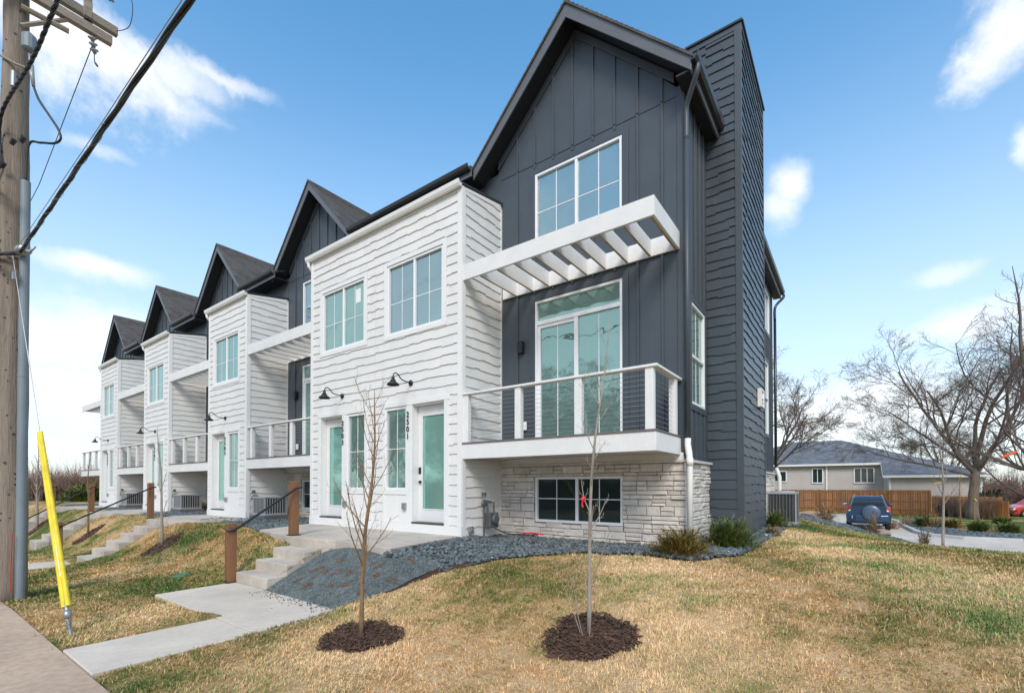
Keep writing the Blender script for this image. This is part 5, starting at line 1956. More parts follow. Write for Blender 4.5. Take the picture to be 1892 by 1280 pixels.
build_services()

# ------------------------------------------------------------------ plants


def limb(mb, rg, p, d, L, r, depth, P):
    """recursive bare branch: bends, tapers, forks"""
    nseg = P['seg'][min(depth, len(P['seg']) - 1)]
    pts = [p.copy()]; rad = [r]
    dd = d.copy()
    kids = []
    r1 = r * P['taper'][min(depth, len(P['taper']) - 1)]
    for i in range(nseg):
        j = P['bend'][min(depth, len(P['bend']) - 1)]
        dd = (dd + Vector((rg.gauss(0, j), rg.gauss(0, j), rg.gauss(0, j))) + Vector((0, 0, P['up'][min(depth, len(P['up']) - 1)]))).normalized()
        p = p + dd * (L / nseg)
        pts.append(p.copy()); rad.append(r + (r1 - r) * (i + 1) / nseg)
        kids.append((p.copy(), dd.copy(), rad[-1], (i + 1) / nseg))
    mb.tube(pts, rad, P['sides'][min(depth, len(P['sides']) - 1)], cap=(depth == 0))
    if depth >= P['maxd']: return
    nk = P['kids'][depth]
    for k in range(nk):
        t = P['start'][depth] + (1 - P['start'][depth]) * (k + rg.uniform(.2, .9)) / nk
        i = min(nseg - 1, int(t * nseg))
        q0 = pts[i]; q1 = pts[i + 1]
        q = q0.lerp(q1, t * nseg - i)
        axis = (q1 - q0).normalized()
        an = rg.uniform(0, 2 * PI) if not P.get('alt') else k * 2.4 + rg.uniform(-.4, .4)
        e = axis.orthogonal().normalized(); f = axis.cross(e)
        sp = R_(rg.uniform(*P['angle'][depth]))
        nd = axis * math.cos(sp) + (e * math.cos(an) + f * math.sin(an)) * math.sin(sp)
        ln = L * rg.uniform(*P['ratio'][depth]) * (1.0 - P.get('shrink', .35) * t)
        rr = (rad[i] * (1 - (t * nseg - i)) + rad[i + 1] * (t * nseg - i)) * rg.uniform(*P['rratio'][depth])
        limb(mb, rg, q, nd.normalized(), ln, max(rr, P['rmin']), depth + 1, P)


OAK = dict(seg=[5, 8, 6, 5, 3, 2], bend=[.05, .085, .11, .13, .16, .2], up=[.0, .035, .03, .03, .02, .0], taper=[.72, .38, .35, .35, .4, .4], sides=[12, 8, 6, 4, 3, 3],
           kids=[7, 7, 6, 7, 5], start=[.45, .3, .25, .2, .2], angle=[(35, 62), (30, 60), (28, 60), (25, 60), (25, 60)], ratio=[(1.3, 1.75), (.42, .66), (.42, .66), (.45, .7), (.5, .8)],
           rratio=[(.5, .68), (.5, .7), (.5, .7), (.5, .75), (.6, .8)], rmin=.009, maxd=5, shrink=.3)


def bare_tree(name, label, pos, H, seed, mats=('bark', 'twig'), P=OAK, r0=.34, trunk=.34, group='bare trees around the houses', lean=(0, 0), limbs=None):
    rg = random.Random(seed)
    t = thing(name, label, 'tree', pos, group)
    tm = MB()
    p = Vector(pos)
    TL = H * trunk
    pts = [p + Vector((lean[0] * TL * k / 5 + .05 * math.sin(k + seed), lean[1] * TL * k / 5, TL * k / 5 - .2)) for k in range(6)]
    rd = [r0 * 1.35, r0 * 1.05, r0, r0 * .95, r0 * .92, r0 * .8]
    tm.tube(pts, rd, 12)
    tm.build('trunk', M[mats[0]], t, smooth=True)
    cm = MB()
    if limbs:
        for (lat, dep, up, tt, ln, rf) in limbs:
            i = min(4, int(tt * 5)); q = pts[i].lerp(pts[i + 1], tt * 5 - i)
            d = Vector((.808, .589, 0)) * lat + Vector((-.589, .808, 0)) * dep + Vector((0, 0, up))
            limb(cm, rg, q, d.normalized(), ln, r0 * rf, 1, P)
    nk = 0 if limbs else 8
    for k in range(nk):
        tt = .55 + .45 * k / (nk - 1)
        i = min(4, int(tt * 5)); q = pts[i].lerp(pts[i + 1], tt * 5 - i)
        an = k * 2.4 + rg.uniform(-.5, .5)
        sp = R_(rg.uniform(40, 66) if k < nk - 2 else rg.uniform(8, 25))
        d = Vector((math.cos(an) * math.sin(sp), math.sin(an) * math.sin(sp), math.cos(sp)))
        limb(cm, rg, q, d, H * rg.uniform(.5, .66), r0 * rg.uniform(.38, .6), 1, P)
    cm.build('crown', M[mats[1]], t)
    return t


def sapling(label, pos, H, seed, mat, r0, lean, nb, sprout=0, first=.22, ang=(18, 38), blen=(.16, .34), group='young saplings in the lawn', tip=1.0):
    rg = random.Random(seed)
    t = thing('sapling', label, 'tree', pos, group)
    mb = MB()
    p = Vector(pos); pts = []; rd = []
    n = 14
    for k in range(n + 1):
        f = k / n
        x = lean[0] * H * f * f + .018 * H * math.sin(f * 6 + seed) * f
        y = lean[1] * H * f + .010 * H * math.sin(f * 9 + seed * 2) * f
        pts.append(p + Vector((x, y, H * f - .03))); rd.append(r0 * (1 - f) ** .8 + .003)
    mb.tube(pts, rd, 9)
    mb.build('trunk', M[mat], t, smooth=True)
    cm = MB()
    Q = dict(seg=[6, 4, 3], bend=[.07, .1, .1], up=[.10, .07, .05], taper=[.35, .4, .5], sides=[5, 4, 3], kids=[4, 2], start=[.25, .3], angle=[(22, 48), (22, 48)], ratio=[(.3, .55), (.3, .5)], rratio=[(.5, .7), (.5, .7)], rmin=.0018, maxd=2, alt=True)
    for k in range(nb):
        f = first + (1 - first) * (k + rg.uniform(.1, .9)) / nb * .92
        i = min(n - 1, int(f * n)); q = pts[i].lerp(pts[i + 1], f * n - i)
        an = k * 2.4 + rg.uniform(-.5, .5); sp = R_(rg.uniform(*ang))
        d = Vector((math.cos(an) * math.sin(sp), math.sin(an) * math.sin(sp), math.cos(sp)))
        limb(cm, rg, q, d, H * rg.uniform(*blen) * (1 - .6 * f), max(.003, rd[i] * .42), 0, Q)
    for k in range(sprout):
        an = rg.uniform(0, 6.28)
        d = Vector((math.cos(an) * .25, math.sin(an) * .25, 1)).normalized()
        limb(cm, rg, p + Vector((.08 * math.cos(an), .08 * math.sin(an), 0)), d, H * rg.uniform(.2, .35), .005, 1, Q)
    cm.build('branches', M[mat], t)
    return t


def build_saplings():
    def z(i): return zgf(*TREES[i]) + .03
    sapling('tan barked leafless sapling in the mulch ring before the gravel slope', (*TREES[0], z(0)), 2.62, 4, 'bark_young', .023, (.075, .02), 22, sprout=0, first=.2, ang=(22, 42), blen=(.22, .40))
    t = sapling('pale grey leafless sapling with a red ribbon in front of the stone wall', (*TREES[1], z(1)), 3.05, 9, 'bark_pale', .0185, (.045, .02), 13, sprout=3, first=.14, ang=(24, 48), blen=(.10, .22))
    p = Vector((TREES[1][0], TREES[1][1], z(1)))
    m = MB()
    c = p + Vector((-.02, -.02, 1.30))
    m.lathe([(.0, -.025), (.016, -.022), (.024, 0), (.018, .022), (0, .025)], c + Vector((-.02, -.015, .0)), (.2, 0, 1), 8)
    m.tube([c + Vector((-.025, -.015, -.01)), c + Vector((-.03, -.02, -.05)), c + Vector((-.02, -.02, -.08))], .007, 5)
    m.build('red_ribbon', M['red'], t)
    sapling('crooked white barked sapling on the lawn in front of the single bay', (*TREES[2], z(2)), 2.9, 14, 'bark_pale', .03, (-.13, .0), 8, sprout=2, first=.2, ang=(14, 30), blen=(.08, .2))
    sapling('thin straight brown sapling on the far left lawn', (*TREES[3], z(3)), 2.7, 15, 'bark_young', .032, (.0, .0), 7, first=.3, ang=(14, 30), blen=(.08, .18))
    sapling('farthest pale sapling at the left end of the lawn', (*TREES[4], z(4)), 3.6, 16, 'bark_pale', .05, (-.03, .0), 14, first=.25, ang=(20, 40), blen=(.15, .3))


build_saplings()


def spray_bush(name, label, pos, R, H, n, mat, group, seed, cat='shrub', w=.006, spread=1.0, fol='foliage'):
    rg = np.random.default_rng(seed)
    t = thing(name, label, cat, pos, group)
    V = []; F = []
    o = 0
    for k in range(n):
        an = rg.uniform(0, 2 * PI); el = rg.uniform(.12, 1.0)
        L = R * rg.uniform(.55, 1.1) / max(.45, math.cos(el * .8)) * .9
        h = H * el * rg.uniform(.6, 1.15)
        out = R * (1 - el * .55) * rg.uniform(.45, 1.1) * spread
        b = np.array([rg.normal(0, R * .12), rg.normal(0, R * .12), 0])
        dirh = np.array([math.cos(an), math.sin(an), 0]); sd = np.array([-math.sin(an), math.cos(an), 0])
        P = [b + dirh * out * s + np.array([0, 0, h * (1 - (1 - s) ** 1.6)]) + sd * .02 * rg.normal() * s for s in (0, .35, .7, 1.0)]
        # central stem as a thin strip with side sprays
        ww = w * rg.uniform(.6, 1.3)
        for s in range(3):
            V += [P[s] - sd * ww, P[s] + sd * ww, P[s + 1] + sd * ww * .6, P[s + 1] - sd * ww * .6]
            F.append((o, o + 1, o + 2, o + 3)); o += 4
            for q in range(5):
                c = P[s] + (P[s + 1] - P[s]) * rg.uniform(0, 1)
                if s == 0 and rg.uniform() < .6: continue
                dv = dirh * rg.uniform(.1, .9) + sd * rg.uniform(-1, 1) + np.array([0, 0, rg.uniform(.1, .9)])
                dv = dv / np.linalg.norm(dv) * R * rg.uniform(.08, .20)
                ss = np.cross(dv, np.array([0, 0, 1.0])); ss = ss / (np.linalg.norm(ss) + 1e-6) * ww * 1.1
                V += [c - ss, c + ss, c + dv]
                F.append((o, o + 1, o + 2)); o += 3
    me = bpy.data.meshes.new(fol)
    me.from_pydata([tuple(v) for v in V], [], F)
    me.materials.append(mat)
    ob = bpy.data.objects.new(fol, me); col.objects.link(ob); ob.parent = t
    return t


def build_shrubs():
    g = 'low juniper shrubs'
    spray_bush('juniper_shrub', 'bronze and green juniper at the foot of the white downspout', (-2.16, 7.30, -.13), .56, .42, 520, M['juniper_dry'], g, 1)
    spray_bush('juniper_shrub', 'fuller green juniper in front of the dark chimney chase', (-1.72, 8.55, -.12), .60, .50, 560, M['juniper'], g, 2)
    spray_bush('juniper_shrub', 'small green juniper between the chimney chase and the tall air conditioner', (-1.5, 12.4, -.14), .45, .52, 380, M['juniper'], g, 3)
    spray_bush('dry_grass_tuft', 'low dry yellow tuft at the rear foot of the chimney chase', (-1.36, 10.9, -.12), .25, .28, 160, M['dry'], 'dry tufts', 4)
    zr = -1.24
    for i, (px, py, D, R, H, lab) in enumerate(((1705, 968, 24, .55, .5, 'green juniper on the far bank right of the blue car'), (1757, 972, 23, .6, .42, 'bronze juniper on the far bank between the green ones'),
                                              (1808, 980, 21, .62, .48, 'green juniper behind the kerb in line with the big oak'), (1865, 985, 20.5, .7, .48, 'green juniper behind the kerb at the right edge'), (1850, 968, 25, .6, .4, 'small green juniper up the far bank near the board fence'))):
        p = at(px, py, D); p.z = max(min(p.z, zr + .15), zr)
        spray_bush('juniper_shrub', lab, tuple(p), R, H, 260, M['juniper_dry'] if i == 1 else M['juniper'], g, 20 + i, w=.014)
    # dry perennials and twiggy shrubs on the rock bank before the car
    for i, (x, y, R, H, lab) in enumerate(((-.75, 18.2, .6, .55, 'dry tan twiggy shrub on the bank left of the blue car'), (.45, 17.9, .36, .62, 'dry twiggy shrub in front of the spare wheel of the blue car'), (1.75, 19.6, .4, .7, 'dry twiggy shrub beside the kerb right of the blue car'),
                                          (-1.7, 18.8, .5, .5, 'low dry tuft beside the tan boulder'), (3.2, 31.5, .9, .9, 'pale dry shrub across the drive from the blue car'), (2.2, 33, .9, .7, 'tan grass clump by the long fence'), (1.6, 31, .6, .5, 'small tan grass clump right of the blue car'))):
        z = zgf(x, y) if y < 25 else -1.26
        spray_bush('dry_shrub', lab, (x, y, z), R, H, 90, M['dry'], 'dry shrubs near the parking', 60 + i, w=.007, spread=.7, fol='twigs')


_m = pmat('juniper_dry_foliage', (.15, .155, .03), .7, .4, 4, island=.45, c2=(.36, .24, .06))
M['juniper_dry'] = _m
build_shrubs()

# ------------------------------------------------------------------ parking, cars and houses behind
ZR = -1.25


def ground_pt(px, py, z):
    p = at(px, py, 10.0)
    k = (z - CAM.z) / (p.z - CAM.z)
    return CAM + (p - CAM) * k


def build_drive():
    near = [(-2.4, 21.2), (.5, 21.0), (1.7, 19.9), (2.6, 19.4), (5, 18.6), (9, 17.0), (30, 12.0)]
    K = [ground_pt(*q, -1.13) for q in ((1640, 957), (1656, 961), (1668, 970), (1690, 980), (1720, 986), (1780, 991), (1892, 996))]
    kl = [(p.x, p.y) for p in K] + [(30, 17.5)]
    back = [(kl[0][0] + .2, kl[0][1] + 8), (-6, 44), (-8, 40), (-8, 22)]
    mb = MB()
    pts = near + kl[::-1] + back
    mb.poly([(x, y, ZR - .004) for x, y in pts])
    structure(mb, 'parking_drive', M['concrete'])
    mb = MB()
    for i in range(len(kl) - 1):
        a, b = Vector((*kl[i], 0)), Vector((*kl[i + 1], 0))
        d = (b - a).normalized(); nrm = Vector((-d.y, d.x, 0)) * .22
        if nrm.y < 0: nrm = -nrm
        mb.prism([(a.x, a.y, ZR - .1), (b.x, b.y, ZR - .1), (b.x, b.y, ZR + .13), (a.x, a.y, ZR + .13)], (nrm.x, nrm.y, 0))
    structure(mb, 'drive_kerb', M['kerb'], .02)
    # far bank: rock strip then lawn
    mb = MB()
    out = [(x + .2, y + .25) for x, y in kl[1:]]
    far = [(x + 1.3, y + 2.3) for x, y in kl[1:]]
    n = len(out)
    for i in range(n - 1):
        mb.quad((*out[i], ZR + .09), (*out[i + 1], ZR + .09), (*far[i + 1], ZR + .16), (*far[i], ZR + .16))
    structure(mb, 'far_rock_strip', M['gravel'])
    r = np.random.default_rng(4)
    Ps = []
    for i in range(n - 1):
        m = 420
        s = r.uniform(0, 1, m); u = r.uniform(0, 1, m)
        a = np.array(out[i])[None] * (1 - s[:, None]) + np.array(out[i + 1])[None] * s[:, None]
        b = np.array(far[i])[None] * (1 - s[:, None]) + np.array(far[i + 1])[None] * s[:, None]
        q = a * (1 - u[:, None]) + b * u[:, None]
        Ps.append(np.concatenate([q, (ZR + .10 + .07 * u)[:, None]], 1))
    P = np.concatenate(Ps)
    o = scatter_mesh('far_crushed_rock', P, r.uniform(.03, .07, len(P)), M['rock'], 31, .3, .7)
    tag(o, 'blue grey rock mulch strip behind the far kerb', 'rock mulch', kind='stuff')
    mb = MB()
    m2 = [(x + 1.3, y + 2.3) for x, y in kl[1:]]
    top = [(x + 3, y + 9) for x, y in m2]
    for i in range(len(m2) - 1):
        mb.quad((*m2[i], ZR + .16), (*m2[i + 1], ZR + .16), (*top[i + 1], ZR + .02), (*top[i], ZR + .02))
    structure(mb, 'far_bank_lawn', M['thatch'])
    # rock bank between the lawn and the parking
    X = r.uniform(-2.1, 2.6, 9000); Y = r.uniform(16.0, 21.4, 9000)
    e = 16.55 + .55 * np.clip(X + .3, 0, 9) + .3 * np.sin(X * 2.2)
    k = (Y > e) & (Y < e + 3.2)
    X, Y = X[k], Y[k]
    o = scatter_mesh('bank_crushed_rock', np.stack([X, Y, zg(X, Y) + .02], -1), r.uniform(.03, .06, len(X)), M['rock'], 33, .3, .7)
    tag(o, 'blue grey rock mulch on the bank in front of the blue car', 'rock mulch', kind='stuff')
    # boulders
    def boulder(label, c, s, seed):
        bm = bmesh.new()
        bmesh.ops.create_icosphere(bm, subdivisions=3, radius=1)
        for v in bm.verts:
            n = mnoise.noise(v.co * 1.6 + Vector((seed * 7.1, 0, 0))) * .35 + mnoise.noise(v.co * 4 + Vector((seed, 3, 0))) * .12
            v.co *= 1 + n
            v.co.x *= s[0]; v.co.y *= s[1]; v.co.z *= s[2]
        me = bpy.data.meshes.new('boulder'); bm.to_mesh(me); bm.free()
        me.materials.append(M['boulder'])
        o = bpy.data.objects.new('boulder', me); col.objects.link(o); o.location = c
        tag(o, label, 'boulder', 'tan boulders on the bank')
    boulder('long flat tan boulder left of the blue car', (-1.2, 18.4, zgf(-1.2, 18.4) + .05), (.55, .32, .15), 1)
    boulder('tan boulder under the spare wheel of the blue car', (.55, 18.3, zgf(.55, 18.3) + .04), (.34, .25, .16), 2)
    boulder('low tan boulder by the near kerb under the pale young tree', (2.05, 19.7, zgf(2.05, 19.7) + .05), (.32, .22, .13), 3)
    boulder('flat tan boulder on the lawn edge right of the pale young tree', (2.85, 19.75, zgf(2.85, 19.75) + .08), (.42, .3, .13), 4)
    boulder('flat tan boulder farthest right along the lawn edge', (3.9, 20.1, zgf(3.9, 20.1) + .1), (.4, .3, .12), 5)


build_drive()


def build_suv():
    Y0, XC = 29.3, .535
    t = thing('parked_suv', 'blue compact SUV with a spare wheel cover parked rear towards us before the long fence', 'car', (XC, Y0, ZR), 'parked cars')
    st = [  # y, hw low, hw mid, belt hw, roof hw, z belt, z roof, z bottom
        (.00, .80, .84, .70, .54, 1.19, 1.60, .42),
        (.10, .86, .90, .74, .57, 1.20, 1.66, .36),
        (.55, .89, .907, .78, .60, 1.20, 1.685, .30),
        (2.0, .90, .907, .80, .62, 1.17, 1.69, .28),
        (2.75, .90, .907, .80, .60, 1.14, 1.64, .28),
        (3.35, .90, .905, .78, .74, 1.08, 1.12, .28),
        (4.1, .88, .89, .74, .66, .98, 1.0, .28),
        (4.4, .78, .80, .64, .5, .80, .84, .34)]
    mb = MB()
    rings = []
    for y, hl, hm, hb, hr, zb, zr, z0 in st:
        half = [(hl * .9, z0), (hl, z0 + .1), (hm, .62), (hm, .82), (hm * .975, 1.0 if zb > 1.05 else zb * .9), (hb + .04, zb - .03), (hb, zb), (hr + .04, zb + (zr - zb) * .85), (hr * .85, zr - .015), (hr * .4, zr)]
        rings.append([(XC + x, Y0 + y, ZR + z) for x, z in half] + [(XC - x, Y0 + y, ZR + z) for x, z in half[::-1]])
    n = len(rings[0])
    vs = [p for r_ in rings for p in r_]
    fs = []
    for i in range(len(rings) - 1):
        for k in range(n):
            fs.append((i * n + k, i * n + (k + 1) % n, (i + 1) * n + (k + 1) % n, (i + 1) * n + k))
    fs.append(tuple(range(n))); fs.append(tuple(range((len(rings) - 1) * n, len(rings) * n)))
    mb.add(vs, fs)
    mb.build('body', M['car_blue'], t, bevel=.02, fix=True)
    q = lambda x, y, z: (XC + x, Y0 + y, ZR + z)
    MB().prism([q(-.62, -.012, 1.22), q(.62, -.012, 1.22), q(.52, .012, 1.53), q(-.52, .012, 1.53)], (0, .03, 0)).build('rear_window', M['car_glass'], t, bevel=.01, fix=True)
    for s in (-1, 1):
        MB().prism([q(s * .83, .75, 1.21), q(s * .83, 2.95, 1.18), q(s * .69, 2.6, 1.58), q(s * .67, .95, 1.6)], (s * .012, 0, 0)).build('side_window', M['car_glass'], t, fix=True)
    MB().prism([q(-.55, .01, 1.545), q(.55, .01, 1.545), q(.52, .14, 1.66), q(-.52, .14, 1.66)], (0, -.03, .03)).build('roof_spoiler', M['car_blue'], t, bevel=.01, fix=True)
    c = q(.11, -.02, .885)
    MB().lathe([(.375, 0), (.38, .06), (.365, .13), (.33, .165), (.2, .185), (0, .19)], c, (0, -1, 0), 32).build('spare_wheel_cover', M['car_cover'], t, smooth=True)
    for s in (-1, 1):
        lp = MB().prism([q(s * .70, -.03, .93), q(s * .885, .05, .91), q(s * .85, .06, 1.17), q(s * .72, -.015, 1.21)], (0, .06, 0)).build('tail_lamp', M['red_lamp'], t, bevel=.012, fix=True)
        MB().prism([q(s * .715, -.034, .955), q(s * .82, .012, .94), q(s * .81, .014, 1.0), q(s * .72, -.03, 1.02)], (0, -.008, 0)).build('reversing_lens', M['clear_lamp'], lp, fix=True)
    b = MB()
    b.prism([q(-.86, .02, .44), q(-.5, -.1, .42), q(.5, -.1, .42), q(.86, .02, .44), q(.86, .12, .44), q(-.86, .12, .44)], (0, 0, .33))
    b.build('rear_bumper', M['car_blue'], t, bevel=.04, fix=True)
    MB().box(XC - .7, XC + .7, Y0 - .07, Y0 + .1, ZR + .36, ZR + .425).build('bumper_valance', M['tyre'], t, bevel=.015, fix=True)
    MB().box(XC - .69, XC - .33, Y0 - .045, Y0 + .01, ZR + .56, ZR + .74).build('plate_recess', M['car_glass'], t, bevel=.01, fix=True)
    MB().box(XC - .665, XC - .355, Y0 - .055, Y0 - .046, ZR + .575, ZR + .715).build('licence_plate', M['plate'], t, fix=True)
    for s in (-1, 1):
        m = MB().box(XC + s * .98 - .1, XC + s * .98 + .1, Y0 + 2.72, Y0 + 2.84, ZR + 1.12, ZR + 1.26)
        m.build('wing_mirror', M['car_blue'] if s > 0 else M['rim'], t, bevel=.04, fix=True)
        MB().tube([q(s * .56, .35, 1.685), q(s * .57, .5, 1.73), q(s * .58, 2.2, 1.735), q(s * .57, 2.4, 1.69)], .018, 6).build('roof_rail', M['rim'], t, smooth=True)
        for y in (.78, 3.5):
            w = MB().lathe([(.2, -.1), (.30, -.11), (.34, -.09), (.345, 0), (.34, .09), (.30, .11), (.2, .1)], q(s * .79, y, .345), (1, 0, 0), 22).build('wheel', M['tyre'], t, smooth=True)
            r_ = MB().lathe([(0, .07), (.06, .085), (.08, .06), (.19, .07), (.205, .10), (.21, .05)], q(s * .80, y, .345), (s, 0, 0), 20)
            r_.build('rim', M['rim'], w)


build_suv()


def build_red_car():
    base = ground_pt(1872, 956, ZR - .1)
    t = thing('parked_red_car', 'red car at the right edge beside the end of the board fence', 'car', tuple(base), 'parked cars')
    ux = Vector((.92, .39, 0)); uy = Vector((-.39, .92, 0))
    def P(a, b, z): return tuple(base + ux * a + uy * b + Vector((0, 0, z)))
    prof = [(-.15, .32), (-.12, .62), (.15, .74), (.9, .90), (1.2, .95), (1.85, 1.40), (3.1, 1.44), (3.9, 1.05), (4.4, .98), (4.45, .4), (4.2, .25), (0, .22)]
    mb = MB()
    mb.prism([P(a, 0, z) for a, z in prof], tuple(uy * 1.7))
    mb.build('body', M['car_red'], t, bevel=.07, fix=True)
    MB().prism([P(1.35, -.012, .97), P(1.92, -.012, 1.34), P(3.0, -.012, 1.37), P(3.55, -.012, 1.02)], tuple(uy * 1.724)).build('side_window', M['car_glass'], t, fix=True)
    for a in (.75, 3.45):
        for b, s in ((-.02, -1), (1.72, 1)):
            w = MB().lathe([(.19, -.1), (.29, -.1), (.32, -.08), (.32, .08), (.29, .1), (.19, .1)], P(a, b + .08 * -s, .32), tuple(uy * s), 20).build('wheel', M['tyre'], t, smooth=True)
            MB().lathe([(0, .08), (.05, .09), (.07, .06), (.18, .07), (.195, .11), (.2, .05)], P(a, b + .08 * -s, .32), tuple(uy * s), 16).build('rim', M['rim'], w)
    MB().prism([P(-.14, -.01, .58), P(.12, -.01, .68), P(.14, -.01, .58)], tuple(uy * .3)).build('headlight', M['clear_lamp'], t, fix=True)


build_red_car()


def build_fences():
    # long stained fence, boards nailed behind rails and posts facing us
    Y = 47.0
    x0, x1 = -6.2, 4.55
    rg = random.Random(6)
    t = thing('board_fence', 'long brown stained board fence behind the blue car', 'fence', (x0, Y, ZR), 'brown wooden fences')
    b = MB()
    x = x0
    while x < x1:
        w = min(.14, x1 - x)
        b.box(x + .003, x + w - .003, Y + .03, Y + .05, ZR + .02, ZR + 1.84 + rg.uniform(-.012, .012))
        x += .145
    b.build('fence_boards', M['fence'], t)
    r = MB()
    for z in (.35, 1.0, 1.68):
        r.box(x0, x1, Y - .012, Y + .0299, ZR + z, ZR + z + .09)
    r.box(x0, x1, Y - .05, Y + .06, ZR + 1.86, ZR + 1.90)
    r.build('fence_rails', M['fence'], t, fix=True)
    k = 0
    x = x1
    while x > x0:
        MB().box(x - .07, x + .07, Y - .055, Y + .0285, ZR, ZR + 1.858).build('fence_post', M['fence'], t, fix=True)
        x -= 2.35
    # lower run right of it
    t2 = thing('board_fence', 'lower brown fence section half hidden by bare shrubs at the end of the long fence', 'fence', (x1 + .1, Y, ZR), 'brown wooden fences')
    b = MB(); x = x1 + .1
    while x < 8.4:
        b.box(x + .003, x + .137, Y + .03, Y + .05, ZR + .02, ZR + 1.45 + rg.uniform(-.012, .012)); x += .145
    b.build('fence_boards', M['fence'], t2)
    r = MB()
    for z in (.3, 1.2): r.box(x1 + .1, 8.4, Y - .012, Y + .0299, ZR + z, ZR + z + .09)
    r.build('fence_rails', M['fence'], t2, fix=True)
    # picket enclosure beside the oak
    a = ground_pt(1768, 955, ZR); c = ground_pt(1864, 961, ZR)
    t3 = thing('board_fence', 'short brown picket fence beside the trunk of the big oak', 'fence', tuple(a), 'brown wooden fences')
    d = (c - a); L = d.length; d.normalize(); nrm = Vector((-d.y, d.x, 0))
    H = 1.22
    p = MB(); s = 0
    while s < L:
        q0 = a + d * (s + .01); q1 = a + d * min(L, s + .13)
        hh = H + rg.uniform(-.015, .015)
        p.prism([(q0.x, q0.y, ZR + .02), (q1.x, q1.y, ZR + .02), (q1.x, q1.y, ZR + hh), (q0.x, q0.y, ZR + hh)], tuple(nrm * .025)); s += .145
    s = 0
    q = c; d2 = Vector((c.x, c.y, 0)).normalized()
    while s < 1.6:
        q0 = q + d2 * (s + .01); q1 = q + d2 * (s + .13)
        p.prism([(q0.x, q0.y, ZR + .02), (q1.x, q1.y, ZR + .02), (q1.x, q1.y, ZR + H), (q0.x, q0.y, ZR + H)], tuple(-d * .025)); s += .145
    p.build('fence_pickets', M['fence'], t3)
    r = MB()
    for z in (.3, .95):
        b0 = a + nrm * .03; b1 = c + nrm * .03
        r.prism([(b0.x, b0.y, ZR + z), (b1.x, b1.y, ZR + z), (b1.x, b1.y, ZR + z + .09), (b0.x, b0.y, ZR + z + .09)], tuple(nrm * .04))
    r.build('fence_rails', M['fence'], t3, fix=True)


build_fences()


